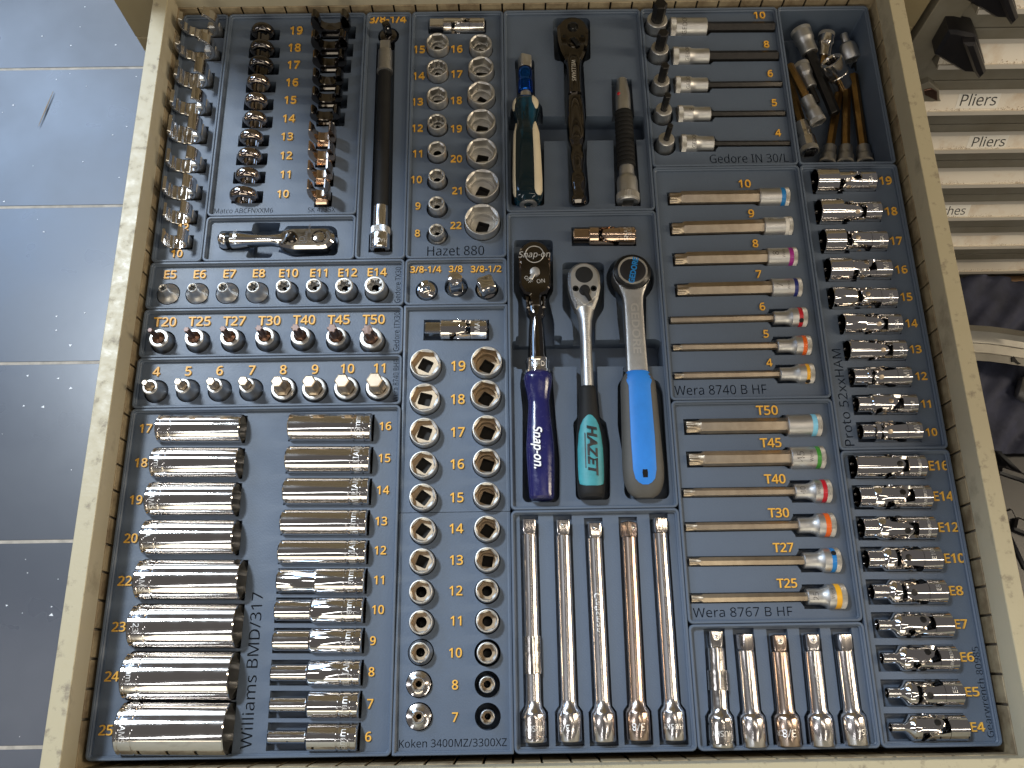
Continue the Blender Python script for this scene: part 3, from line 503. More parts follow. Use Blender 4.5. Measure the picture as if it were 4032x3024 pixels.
# ------------------------------------------------------------------ upright sockets
ZB = -25.0
def hole(tr, p, r, z=ZB): tr.pocket(circ(p, r, 44), z)
def socket_up(tr, u, v, dpx, label, group, af=None, kind='hex', zt=4.0, base=None, baseH=9, dep=9, floor=14, drive=9.6, body='satin', inside='goldin', through=False, rz=0.0, cone=None, holepx=None):
    c = at(u, v, zt); mp = mmpp(c); R = dpx*mp/2; H = zt-ZB
    Rb = base*mp/2 if base else R
    p = Vector((c.x, c.y, ZB)); hole(tr, (c.x, c.y), (holepx*mp/2 if holepx else max(R, Rb)+0.75), ZB-0.2)
    ph = 0
    if kind != 'torx': t_ = min(1, max(0, (2*R-12.5)/15)); af = 2*R*(.69+.11*t_)
    shape = {'hex': rhex(af), '12': r12(af), 'torx': rtorx(af*1.16, 0.17)}[kind]
    rin = {'hex': af/2/cos(pi/6)+0.25, '12': af/2/cos(pi/6)+0.1, 'torx': af*0.58+0.2}[kind]; rin = min(rin, R-0.55)
    g = G(); o = [(0, Rb-1), (1, Rb)]
    if cone: o += [(cone[0], Rb), (cone[0]+(cone[1]-cone[0])*.45, R+(Rb-R)*.36), (cone[1], R)]
    elif base: o += [(baseH, Rb), (baseH+3, R)]
    o += [(H-0.9, R), (H-0.15, R-0.45)]
    lathe(g, o, body, cap0=True)
    lathe(g, [(H-0.15, R-0.45), (H, R-0.7), (H, rin+0.1)], 'satinrim')
    lathe(g, [(H, rin+0.1), (H-0.9, shape)], 'satinrim')
    lathe(g, [(H-0.9, shape), (H-dep, shape)], inside)
    r2 = af/2*0.90
    if through:
        lathe(g, [(H-dep, shape), (H-dep, r2*0.70)], inside); lathe(g, [(H-dep, r2*0.70), (H-dep-0.6, r2*0.66), (0.5, r2*0.66)], 'dark', cap1=True)
    else:
        sq = rsq(min(drive, r2*1.35), 0.35)
        lathe(g, [(H-dep, shape), (H-dep, r2), (H-floor, r2), (H-floor, sq)], inside); lathe(g, [(H-floor, sq), (H-floor-2, sq), (H-floor-7, sq)], 'hole', cap1=True)
    return obj('socket', g, T=upright(p, rz), label=label, cat='socket', group=group)

# Koken pairs
kk = TR['koku']; kl = TR['kokl']
GK = 'upright six-point sockets in pairs'
rows = [(19, 918, 784, 66.7, 1050.6, 778.8, 68), (18, 916.6, 858, 65.5, 1048.5, 850.2, 65.5), (17, 915.5, 931.5, 63, 1051.2, 925.8, 63), (16, 913.7, 1002, 59.5, 1050.9, 996.4, 60),
        (15, 912.5, 1072.2, 59, 1050.6, 1068.4, 58), (14, 912.4, 1144, 57, 1051.6, 1140.5, 56), (13, 910.6, 1211, 55, 1052, 1207.6, 53.6), (12, 908.5, 1277.5, 52, 1051.6, 1274.7, 50),
        (11, 908.5, 1343.6, 52, 1052.3, 1340.7, 50)]
for i, (n, a, b, c, d, e, f) in enumerate(rows):
    t = kk if n > 14 else kl
    socket_up(t, a, b, c, f'shallow satin socket paired with a deeper one at the amber {wn(n)}', GK, af=n+.3, dep=5.5, floor=5.8, drive=10, rz=random.uniform(-.3, .3), through=n < 13)
    socket_up(t, d, e, f, f'deeper satin socket paired with a shallow one at the amber {wn(n)}', GK, af=n+.3, dep=9, floor=15, drive=10, rz=random.uniform(-.3, .3), through=n < 13, holepx=(max(f+4, 56)))
socket_up(kl, 906.4, 1409, 44, 'shallow socket with a flared foot, paired with a deeper one at the amber ten', GK, af=10.2, base=53, baseH=22, dep=6, through=True, body='chrome2')
socket_up(kl, 902.8, 1478, 31, 'shallow chrome socket with a wide flange, beside the amber eight near the drawer front', GK, af=8.2, base=53, cone=(23, 24.5), dep=6, through=True, body='chrome2', zt=3)
socket_up(kl, 902.8, 1549, 28, 'shallow chrome socket with a wide flange, beside the amber seven near the drawer front', GK, af=7.2, base=54, cone=(23, 24.5), dep=6, through=True, body='chrome2', zt=3)
socket_up(kl, 1052.3, 1410, 46, 'deeper socket in a loose black hole, paired with a flared one at the amber ten', GK, af=10.2, dep=9, through=True, holepx=58, zt=3)
socket_up(kl, 1052, 1478.5, 35.5, 'slim chrome socket standing in a wide black hole at the amber eight', GK, af=8.2, dep=8, through=True, holepx=56, zt=2, body='chrome2')
socket_up(kl, 1053, 1549, 32, 'slimmest chrome socket standing in a wide black hole at the amber seven', GK, af=7.2, dep=8, through=True, holepx=57, zt=2, body='chrome2')
for n, u, v in [(19, 990, 791), (18, 989, 863), (17, 989, 934), (16, 988, 1003), (15, 987, 1075)]: kk.num(str(n), u, v, 20)
for n, u, v in [(14, 986, 1142), (13, 986, 1210), (12, 985, 1276), (11, 985, 1341), (10, 984, 1410), (8, 983, 1479), (7, 983, 1549)]: kl.num(str(n), u, v, 20)
kl.engrave('Koken 3400MZ/3300XZ', 862, 1606, 1095, 1604, 17)

# Hazet
hz = TR['hazet']; GH = 'fifteen upright sockets at the back of the drawer'
for n, u, v, d, b in [(15, 944.7, 89.6, 48.6, None), (14, 944, 145.8, 45.8, None), (13, 943.7, 204.8, 45, None), (12, 943.3, 262, 41.6, 44), (11, 943.3, 320.8, 40.6, 43), (10, 943, 379, 36.5, 43),
                      (9, 942.6, 438, 35.4, 44), (8, 942.3, 496.5, 33, 44)]:
    socket_up(hz, u, v, d, f'satin {"twelve" if n in (12, 14) else "six"}-point socket at the amber {wn(n)}, smaller column of the fifteen upright sockets', GH, af=n+.3, kind='12' if n in (12, 14) else 'hex',
              base=b, baseH=17, dep=9, floor=13, inside='satinrim', body='satin', rz=random.uniform(-.4, .4), through=n < 12, zt=5)
for n, u, v, d in [(16, 1038, 92.4, 49), (17, 1038.8, 143, 55), (18, 1039.2, 199, 59.7), (19, 1039, 260.7, 63), (20, 1040, 325, 66.3), (21, 1041.3, 395.8, 73), (22, 1041.3, 472.9, 76.4)]:
    socket_up(hz, u, v, d, f'satin six-point socket at the amber {wn(n)}, bigger column of the fifteen upright sockets', GH, af=n+.3+(n-16)*.25, dep=10, floor=15, drive=10, inside='satinrim', rz=random.uniform(-.4, .4), zt=5)
for n, u, v in [(15, 906, 108), (16, 987, 107), (14, 905, 165), (17, 987, 161), (13, 902, 221), (18, 986, 218), (12, 902, 278), (19, 986, 279), (11, 902, 333), (20, 986, 344), (10, 900, 389),
                (21, 987, 413), (9, 903, 446), (22, 985, 488), (8, 902, 505)]: hz.num(str(n), u, v, 16)
hz.engrave('Hazet 880', 923, 542, 1046, 541, 20)

# E sockets, TX30
tx = TR['tx']; GE = 'short external-star sockets standing in a row'
for n, u, v, d, e in [('E5', 282, 368, 72, 5), ('E6', 515, 365, 82, 6), ('E7', 757, 362, 90, 7), ('E8', 997, 358, 104, 8), ('E10', 1238, 352, 127, 10), ('E11', 1478, 348, 128, 11), ('E12', 1718, 350, 146, 12), ('E14', 1960, 345, 165, 14)]:
    U, V_ = 274.3+.2728*u, 521.2+.2728*v; D = d*.2728
    cone = (18 if e > 8 else 20.5, 31 if e > 8 else 26)
    socket_up(tx, U, V_, D, f'satin star socket below the amber {n}, {"thin neck on a wide cone" if e < 9 else "nearly straight body"}', GE, af=D*mmpp(at(U, V_))*.62, kind='torx', zt=7.5,
              base=48 if e < 14 else 50, cone=cone, dep=7, through=True, inside='satin')
for n, u, v in [('E5', 369, 594), ('E6', 432.8, 593.5), ('E7', 496.9, 592.5), ('E8', 560.2, 591.6), ('E10', 624.3, 591), ('E11', 689, 590.5), ('E12', 751.7, 590), ('E14', 815.3, 588.9)]: tx.num(n, u, v, 17.7)
tx.engrave('Gedore TX30', 859.5, 654, 859.5, 577, 12)

# bit sockets standing up
def bit_up(tr, u, v, dpx, tipd, tipz, label, group, kind, mt, base=None, zt=4.5, hexb=None, neck=None, body='satin', tipmat=None, cone=None, sock='bit_socket'):
    c = at(u, v, zt); mp = mmpp(c); R = dpx*mp/2; Rb = (base or dpx)*mp/2; H = zt-ZB
    p = Vector((c.x, c.y, ZB)); hole(tr, (c.x, c.y), Rb+0.9, ZB-.2)
    root = empty(sock, upright(p), label=label, cat='bit socket', group=group)
    g = G(); o = [(0, Rb-1), (1, Rb)]
    if cone: o += [(cone[0], Rb), (cone[0]+(cone[1]-cone[0])*.45, R+(Rb-R)*.36), (cone[1], R)]
    else: o += [(H*.62, Rb), (H*.72, R)]
    o += [(H-.8, R), (H-.1, R-.5)]
    bore = (hexb or tipd)/2+0.4
    lathe(g, o, body, cap0=True); lathe(g, [(H-.1, R-.5), (H, R-.8), (H, bore), (H-3, bore)], 'satinrim', cap1=True)
    obj('body', g, root)
    g = G(); T0 = H-3; top = tipz-ZB
    prof = []
    if hexb: prof = [(T0, rhex(hexb*.94)), (H+1.0, rhex(hexb*.94)), (H+2.2, neck/2)]
    if kind == 'hex': s_ = rhex(tipd); prof += [(H+2.6 if hexb else T0, s_), (top-.5, s_), (top, rhex(tipd*.86))]
    else: prof += [(H+2.6 if hexb else T0, tipd/2*1.02), (top-(top-H)*.55, tipd/2*1.02), (top-(top-H)*.45, rtorx(tipd, .14)), (top-.4, rtorx(tipd, .14))]; 
    lathe(g, prof, mt)
    last = prof[-1][1]; lathe(g, [(prof[-1][0], last), (top, (lambda f: (lambda t: f(t)*.86))(last if callable(last) else rc(last)))], tipmat or mt, cap1=True)
    obj('bit', g, root); return root
ix = TR['itx']; GI = 'brown star bit sockets standing in a row'
for n, u, v, d, td, th in [('T20', 250, 765, 155, 4.0, 6), ('T25', 530, 760, 156, 4.6, 6), ('T27', 812, 755, 157, 5.2, 6), ('T30', 1090, 750, 157, 5.7, 6), ('T40', 1372, 745, 160, 6.8, 8), ('T45', 1655, 750, 162, 8.0, 9), ('T50', 1930, 762, 182, 9.0, 10)]:
    bit_up(ix, 274.3+.2728*u, 521.2+.2728*v, d*.2728, td, 22, f'bright ringed socket with a dark brown star bit, standing below the amber {n}', GI, 'torx', 'brownbit',
           base=50 if n != 'T50' else 53, zt=5, hexb=9.6 if td < 8 else 11, neck=td+1, tipmat='tip')
for n, u, v in [('T20', 357.5, 696.3), ('T25', 432, 695), ('T27', 507, 694.4), ('T30', 582.6, 693.5), ('T40', 657.6, 692), ('T45', 732, 691.5), ('T50', 807.6, 690.9)]: ix.num(n, u, v, 19)
ix.engrave('Gedore ITX30', 856.7, 758.5, 856.7, 675, 12)
bh = TR['bhf']; GW = 'short champagne hex bit sockets standing in a row'
for n, u, v, d in [(4, 180, 1150, 125), (5, 438, 1143, 125), (6, 693, 1140, 125), (7, 947, 1137, 125)]:
    bit_up(bh, 274.3+.2728*u, 521.2+.2728*v, d*.2728, n, 18, f'short champagne hex bit in a narrow necked socket, standing below the amber {wn(n)}', GW, 'hex', 'bit',
           base=49, zt=8, hexb=7.6, neck=n+.6, cone=(19.5, 27), body='satin')
for n, u, v, d in [(8, 1232, 1162, 190), (9, 1478, 1162, 190), (10, 1733, 1157, 190), (11, 1985, 1152, 192)]:
    bit_up(bh, 274.3+.2728*u, 521.2+.2728*v, d*.2728, n+.2, 17, f'thick champagne hex bit in a wide straight socket, standing below the amber {wn(n)}', GW, 'hex', 'bit',
           base=53, zt=0, hexb=13.2, neck=n+1.2)
for n, u, v in [(4, 339, 803.5), (5, 408, 802.5), (6, 475.6, 801.5), (7, 545, 800.5), (8, 612.6, 799.5), (9, 681, 798.5), (10, 751, 797), (11, 820, 796)]: bh.num(str(n), u, v, 19.6)
bh.engrave('Wera 8740 BHF', 855, 867.7, 855, 777.6, 12)
ib = TR['inbit']; GG = 'black hex bit sockets standing along the edge of their tray'
for n, u, v, d, b, td, zt in [(10, 1420.2, 41.3, 44, 50, 10, 6), (8, 1425.8, 102.5, 38, 49, 8, 6), (6, 1429.4, 172, 35, 46, 6, 6), (5, 1434.4, 234.8, 35, 46, 5, 6), (4, 1440, 299.3, 35, 46, 4, 6)]:
    bit_up(ib, u, v, d, td+.6, 25, f'satin socket with a black hex bit standing upright behind the lying bit numbered {wn(n)}', GG, 'hex', 'blackbit', base=b, zt=zt, cone=(14, 27))

# square drive adapters
ad = TR['adap']; GA = 'chrome square drive adapters standing upright'
def adapter(tr, u, v, dpx, sq0, ztop, label, z0=-2.0, ph=.2, body='chrome', cone=3.0, mid=None):
    c = at(u, v, z0); mp = mmpp(c); R = dpx*mp/2; p = Vector((c.x, c.y, ZB)); H = z0-ZB; top = ztop-ZB
    hole(tr, (c.x, c.y), R+.9, ZB-.2)
    root = empty('drive_adapter', upright(p, ph), label=label, cat='adapter', group=GA)
    g = G(); lathe(g, [(0, R-.8), (1, R), (H-cone, R), (H-cone*.4, R*.86), (H, sq0*.62)], body, cap0=True, cap1=True)
    obj('body', g, root)
    g = G()
    if mid: lathe(g, [(H-.5, rsq(mid[0])), (mid[1]-ZB, rsq(mid[0])), (mid[1]-ZB+1, rsq(sq0*.9)), (top-3, rsq(sq0*.9))], body); lathe(g, [(top-3, sq0*.56), (top-2, sq0*.62), (top-.8, sq0*.56), (top, sq0*.3)], body, cap1=True)
    else: lathe(g, [(H-.5, rsq(sq0)), (top-1.2, rsq(sq0, 0, .9)), (top-.2, rsq(sq0*.9, 0, .86)), (top, sq0*.40)], body, cap1=True)
    obj('drive_square', g, root); g = G(); lathe(g, [(0, 1.2), (.4, 1.1), (.9, .5)], 'chrome2', 12, cap1=True, T=Matrix.Translation((0, -sq0/2, top-3.5)) @ Matrix.Rotation(pi/2, 4, 'X'))
    obj('ball', g, root); return root
adapter(ad, 921.2, 624.9, 44, 6.35, 9, 'domed chrome adapter with the smallest square, in the small tray of three')
adapter(ad, 985.6, 621, 46, 9.5, 13, 'chrome adapter with a tall ball-topped square, middle of three in the small tray', mid=(9.5, 5), ph=.1, z0=-6)
adapter(ad, 1051.5, 625, 46, 12.7, 9, 'chrome adapter with the widest square, in the small tray of three', ph=.35, z0=-5)
for n, u, v in [('3/8-1/4', 920, 583), ('3/8', 984.5, 582), ('3/8-1/2', 1050, 582)]: ad.num(n, u, v, 13)
fx = TR['flex']; adapter(fx, 838.4, 73.8, 41.5, 6.35, 12, 'dark chrome adapter standing above the tip of the long black flexible extension', body='gunmetal', ph=.5)
fx.num('3/8-1/4', 838, 43, 14)

# ------------------------------------------------------------------ deep sockets lying down
dp = TR['deep']
def hexmouth(g, R, z, d, k='dark', n=48, inner='satin'):   # open mouth at z, going along d (+1/-1)
    af = 2*R*.80
    lathe(g, [(z, R-.9), (z-d*.4, R-1.3)], 'chrome2'); lathe(g, [(z-d*.4, R-1.3), (z-d*1.6, rhex(af)), (z-d*14, rhex(af))], inner); lathe(g, [(z-d*14, rhex(af)), (z-d*14, .1)], k)
def deep_socket(p0, p1, R, label, group, marks, mouth_at, Rn=None, nz=.45, roll=0, bands=(.06, .13), mat_='chrome', floorz=None, ma=80, flipm=False, msz=None):
    """p0 = drive end, p1 = open end"""
    T = frame(p0, p1, roll); Lg = (Vector(p1)-Vector(p0)).length; g = G(); Rn = Rn or R
    b1, b2 = bands[0]*Lg, bands[1]*Lg; w_ = .75; dgr = .5
    pr = [(0, R-1.2), (.25, R-.6), (1.0, R)]
    for b in (b1, b2): pr += [(b-w_, R), (b-w_*.5, R-dgr), (b+w_*.5, R-dgr), (b+w_, R)]
    if Rn < R-.1: pr += [(Lg*nz, R), (Lg*nz+1.6, R-(R-Rn)*.35), (Lg*nz+2.6, Rn)]
    pr += [(Lg-.9, Rn), (Lg-.2, Rn-.5)]
    lathe(g, pr, mat_, 64); lathe(g, [(0, R-1.2), (0, rsq(9.5)), (6, rsq(9.5))], mat_); lathe(g, [(6, rsq(9.5)), (6, .1)], 'dark')
    hexmouth(g, Rn, Lg-.2, 1)
    root = obj('deep_socket', g, T=T, label=label, cat='deep socket', group=group)
    for s_, zz, sz, al in marks:
        gg = G(); wrap(gg, s_, R, zz*Lg, al, sz, 'mark', along=False, flip=flipm); obj('marking', gg, root)
    return root
GD = 'big deep sockets lying in the column by the drawer wall'; GR = 'slimmer deep sockets lying in the inner column'
mk = {17: '', 18: '18mm', 19: 'WILLIAMS', 20: 'USA', 22: 'WILLIAMS', 23: 'USA 23', 24: '24mm', 25: 'WILLIAMS USA'}
for n, x0, x1, y0, y1 in [(17, 333, 525, 894, 958.5), (18, 321, 519, 965, 1036), (19, 310, 511.7, 1040.4, 1117), (20, 300, 511.7, 1121.8, 1201), (22, 286.5, 524, 1207.6, 1297.8),
                          (23, 273, 515.6, 1303.7, 1401), (24, 258, 506, 1407, 1511.9), (25, 244.5, 496, 1517, 1630)]:
    za = -3.0; v = (y0+y1)/2
    R = (y1-y0)*mmpp(at(x0, v, za))/2*.975; b = at(x1-1, v, za+R*.25); b = Vector((b.x, at(x1, v, za).y, za)); a = at(x0, v, za+R*.9); a = Vector((a.x, at(x0, v, za).y, za))
    L_ = [(mk[n], .095, 4.0, 75)] if mk[n] else []
    if n == 25: L_ = [('WILLIAMS', .09, 4.0, 75), ('USA', .10, 4.0, 20)]
    deep_socket(a, b, R, f'big polished deep socket lying at the amber {wn(n)}, in the column by the drawer wall', GD, L_, 1, bands=(.045, .17) if n > 17 else (.05, .17), flipm=True)
    dp.lie((a.x, a.y), (b.x, b.y), 2*R*.98, 2*R*.98, -1.5, 1.6, za-R-.2)
mk2 = {16: '16mm', 15: 'WILLIAMS', 14: 'WILLIAMS', 13: '13mm', 12: 'WILLIAMS', 11: '11mm', 10: '10mm', 9: '9mm', 8: 'WILLIAMS', 7: '7mm', 6: '6mm'}
for n, x0, x1, y0, y1, st, yn in [(16, 619.6, 806.8, 892, 954.6, 0, 0), (15, 614, 804, 962.4, 1023.9, 0, 0), (14, 609, 801.4, 1031, 1091.6, 0, 0), (13, 603.5, 797, 1100, 1157, 0, 0),
                                  (12, 598.6, 795.6, 1165.7, 1219, 0, 0), (11, 594.7, 792, 1226.6, 1282.7, 684, 50), (10, 589.8, 789, 1290, 1346, 678, 45), (9, 585.5, 786, 1356, 1411, 675, 43.5),
                                  (8, 580, 783.4, 1425.5, 1480.6, 669, 35), (7, 577, 780, 1493, 1551, 667, 31), (6, 571.8, 776.5, 1562, 1621.5, 665, 28)]:
    za = -3.0; v = (y0+y1)/2; a = at(x1-2, v, za); m_ = mmpp(a); R = (y1-y0)*m_/2*.975; b = at(x0, v, za+R*.9); b = Vector((b.x, at(x0, v, za).y, za))
    nz = (x1-st)/(x1-x0) if st else .5
    deep_socket(a, b, R, f'polished deep socket {"with a slimmer nose " if st else ""}at the amber {wn(n)}, inner column of deep sockets', GR, [(mk2[n], .155, 4.4, 82)], 1, Rn=yn*m_/2 if yn else None, nz=nz,
                bands=(.085, .22), flipm=True)
    dp.lie((b.x, b.y), (a.x, a.y), 2*R*.99, 2*R*.99, 1.2, 1.0, za-R-.2)
for n, u, v, h in [(17, 316, 926, 22), (18, 306, 1000, 23), (19, 295, 1080, 23), (20, 284, 1163, 24), (22, 271, 1255, 25), (23, 258, 1354, 25), (24, 243, 1461, 26), (25, 230, 1577, 27), (16, 833, 921, 21), (15, 831, 990, 21.5),
                   (14, 828, 1059, 22), (13, 824, 1126, 22), (12, 822, 1189, 22), (11, 819, 1253, 22.5), (10, 817, 1317, 23), (9, 806, 1384, 23), (8, 803, 1451, 24), (7, 800, 1520, 25), (6, 796, 1591, 25.5)]: dp.num(str(n), u, v, h)
dp.engrave('Williams BMD/317', 531, 1618, 556, 1279, 25)

# ------------------------------------------------------------------ long bit sockets lying down
def bit_lie(tr, p0, pe, p1, dsh, dbody, label, group, kind, tipL, mt='bit', ringc=None, ringf=(.62, .75), stepf=None, body='satin', knurl=True, mark=None, dot=False, tipd=None, roll=0, knurlfirst=False, tiptype='torx', mside=85, mrot=False):
    """p0 tip, pe where the shank enters the socket body, p1 drive end"""
    T = frame(p0, p1); L0 = (Vector(pe)-Vector(p0)).length; L1 = (Vector(p1)-Vector(p0)).length; B = L1-L0
    root = empty('long_bit_socket', T, label=label, cat='bit socket', group=group)
    g = G(); hx = rhex(dsh, pi/6+roll); td = tipd or dsh*.92
    if kind == 'torx':
        lathe(g, [(0, rtorx(td*.93, .13, .2)), (.5, rtorx(td, .13, .2)), (tipL*.62, rtorx(td, .13, .2)), (tipL*.8, rtorx(td*1.0, .03, .2)), (tipL, td/2), (tipL+.8, rhex(dsh*.94, pi/6+roll)), (tipL+1.6, hx), (L0+2, hx)], mt, cap0=True)
    else:
        lathe(g, [(0, rhex(dsh*.9, pi/6+roll)), (.6, hx), (L0+2, hx)], mt, cap0=True)
    obj('bit', g, root)
    g = G(); R = dbody/2; lo, hi = ringf
    if stepf: pr = [(0, R*stepf-.6), (.6, R*stepf), (B*.34, R*stepf), (B*.46, R*(stepf*.5+.5)-.5), (B*.53, R-.1), (B*.56, R)]
    else: pr = [(0, R-.6), (.6, R)]
    bs = [(L0+z, r) for z, r in pr]
    kn = .84
    lathe(g, bs+[(L0+B*(lo if ringc else kn), R), (L0+B*(lo if ringc else kn), R-.3)], body, 64); lathe(g, [(L0, R*(stepf or 1)-.6), (L0, dsh*.5)], body, 64)
    lathe(g, [(L0+B*kn, R-.3)]+[(L1-.2, R-.8), (L1, rsq(9.6)), (L1-6, rsq(9.6))], body, 64); lathe(g, [(L1-6, rsq(9.6)), (L1-6, .1)], 'dark')
    obj('body', g, root)
    if ringc:
        g = G(); lathe(g, [(L0+B*lo, R-.35), (L0+B*lo, R+.06), (L0+B*kn, R+.06), (L0+B*kn, R-.35)], ringc, 48); obj('colour_ring', g, root, label=f'{ringc} ring')
    g = G(); t = rteeth(R-.08, 60, .32); lathe(g, [(L0+B*kn, R-.3), (L0+B*kn+.1, t), (L1-.8, t), (L1-.2, R-.8)], 'satinrim', 120); obj('knurled_ring', g, root)
    if mark:
        for s_, f, sz, al in mark:
            g = G(); wrap(g, s_, R*(stepf if stepf and f < .4 else 1), L0+B*f, al, sz, 'darkmark', flip=mrot); obj('marking', g, root)
    if dot:
        g = G(); a_ = radians(dot); lathe(g, [(-.3, 1.9), (.5, 1.8), (.8, 1.2)], 'black', 16, cap1=True, T=Matrix.Translation(((R)*cos(a_), (R)*sin(a_), L0+B*(lo+kn)/2)) @ Matrix.Rotation(a_, 4, 'Z') @ Matrix.Rotation(pi/2, 4, 'Y')); obj('detent_hole', g, root)
    return root
def lie_pockets(tr, p0, pe, p1, dsh, db, za, big=0.9):
    tr.lie(p0, pe, dsh+1.6, dsh+1.6, 1.6, 1, za-dsh/2-.3)
    a = Vector(pe)-(Vector(p1)-Vector(pe)).normalized()*1.0
    d = (Vector(p1)-Vector(pe)).normalized()
    tr.lie(a, p1, db*.98, db*.98, 1.0, .6, za-db/2-.2)
    tr.lie(a-d*3.4, a, dsh+1.4, db*.98, 0, 0, za-db/2-.2)
wa = TR['weraa']; GWA = 'long champagne bit sockets lying in the tray of seven'
ox, oy, f = 1399, 340.1, .3308
for n, xa, xb, xc, ya, yb, ds, db, rcol, rr, st, dot, mk_ in [
    (10, 140, 720, 925, 271, 260, 91, 128, 'azure', (.70, .80), None, 0, None), (9, 155, 750, 945, 470, 450, 92, 128, 'ivory', (.72, .84), None, 0, [('9', .22, 4, 60)]),
    (8, 175, 772, 975, 668, 650, 90, 128, 'magenta', (.70, .84), None, 0, [('8', .24, 5, 88), ('Wera', .50, 2.4, 88)]), (7, 190, 800, 1005, 868, 850, 88, 128, 'indigo', (.72, .84), None, 0, [('7', .22, 5, 95), ('Wera', .52, 2.2, 95)]),
    (6, 148, 815, 1038, 1065, 1045, 46, 136, 'red', (.72, .84), .68, 128, None), (5, 165, 840, 1065, 1243, 1228, 46, 136, 'orange', (.72, .84), .68, 0, None), (4, 175, 857, 1085, 1428, 1412, 46, 136, 'yellow', (.74, .84), .68, 155, None)]:
    za = FL; P = lambda x, y: at(ox+f*x, oy+f*y, za)
    ym = ya+(yb-ya)*.85; a, e, b = P(xa, ya), P(xb, ym), P(xc-8, yb); mp = mmpp((a+b)/2)*f
    bit_lie(wa, a, e, b, ds*mp*.93, db*mp*.97, f'long champagne bit socket with {"an" if rcol in ("azure", "ivory", "indigo", "orange") else "a"} {rcol} ring, lying at the amber {wn(n)}', GWA, 'torx' if n != 6 else 'hex',
            9 if ds > 80 else 6, ringc=rcol, ringf=(rr[0], .84), stepf=st, dot=dot, mark=mk_, tipd=ds*mp*.93*(.95 if ds > 80 else .86), roll=random.choice([0, .25]) if n != 10 else 0)
    lie_pockets(wa, a, e, b, ds*mp*.95, db*mp*.97, za)
for n, u, v in [(10, 1608, 398), (9, 1622, 462), (8, 1631, 527), (7, 1638, 593), (6, 1646, 663), (5, 1654, 722), (4, 1661, 784)]: wa.num(str(n), u, v, 18)
wa.engrave('Wera 8740 B HF', 1457, 843, 1656, 841, 20)
wb = TR['werab']; GWB = 'long champagne star bit sockets lying in the tray of six'
ox2, oy2, f2 = 1426.4, 850.3, .4873
for n, xa, xb, xc, ya, yb, ds, db, rcol, lo, st, dot, mk_ in [
    ('T50', 113, 555, 712, 148, 140, 68, 103, 'sky', .70, None, 0, None), ('T45', 125, 570, 728, 292, 283, 68, 103, 'green', .72, None, 0, [('45', .24, 5.5, 95), ('Wera', .55, 2.6, 95)]),
    ('T40', 102, 590, 755, 440, 432, 38, 106, 'red', .72, .66, 0, [('40', .2, 4, 90), ('Wera', .60, 2.4, 88)]), ('T30', 112, 605, 772, 592, 582, 38, 108, 'orange', .70, .66, 0, None),
    ('T27', 127, 630, 795, 745, 738, 38, 110, 'cobalt', .72, .66, 62, None), ('T25', 137, 645, 820, 908, 898, 38, 112, 'yellow', .70, .66, 0, [('25', .2, 4, 90), ('Wera', .60, 2.4, 80)])]:
    za = FL; P = lambda x, y: at(ox2+f2*x, oy2+f2*y, za)
    ym = ya+(yb-ya)*.8; a, e, b = P(xa, ya), P(xb, ym), P(xc-6, yb); mp = mmpp((a+b)/2)*f2
    bit_lie(wb, a, e, b, ds*mp*.93, db*mp*.97, f'long champagne star bit socket with {"an" if rcol == "orange" else "a"} {rcol} ring, lying at the amber {n}', GWB, 'torx', 10 if ds > 60 else 7, ringc=rcol, ringf=(lo, .84), stepf=st,
            dot=dot, mark=mk_, tipd=ds*mp*.93*(.92 if n != 'T40' else .97), roll=random.choice([0, .3]))
    lie_pockets(wb, a, e, b, ds*mp*.95, db*mp*.97, za)
for n, u, v in [('T50', 1656, 887), ('T45', 1664, 957), ('T40', 1673, 1035), ('T30', 1681, 1108), ('T27', 1691, 1183), ('T25', 1699, 1260)]: wb.num(n, u, v, 20)
wb.engrave('Wera 8767 B HF', 1497, 1323, 1712, 1321, 20)
GGL = 'long black hex bit sockets lying in a row'
ox3, f3 = 1344.1, .3307
for n, xa, xb, xc, y, ds, db, st in [(10, 990, 545, 300, (180, 183), 72, 130, None), (8, 1013, 562, 317, (368, 373), 70, 126, .86), (6, 1040, 553, 333, (552, 560), 44, 120, .84), (5, 1060, 572, 350, (742, 749), 40, 118, .84), (4, 1090, 593, 370, (937, 941), 36, 122, .84)]:
    za = FL; P = lambda x, yy: at(ox3+f3*x, f3*yy, za)
    a, e, b = P(xa, y[0]), P(xb, y[0]+(y[1]-y[0])*.7), P(xc+6, y[1]); mp = mmpp((a+b)/2)*f3
    bit_lie(ib, a, e, b, ds*mp*.93, db*mp*.97, f'satin socket with a long black hex bit, lying at the amber {wn(n)}', GGL, 'hex', 3, mt='blackbit', stepf=st, mark=[('GEDORE', .62, 4.2 if n == 10 else 3.2, 95 if n < 8 else 85)] if n != 5 else [('8', .6, 4, 90)], mrot=True)
    lie_pockets(ib, a, e, b, ds*mp*.95, db*mp*.97, za)
for n, u, v in [(10, 1640, 34), (8, 1655, 97), (6, 1663, 160), (5, 1672, 223), (4, 1680, 288)]: ib.num(str(n), u, v, 15.5)
ib.engrave('Gedore IN 30/L', 1533, 343, 1703, 341, 18)

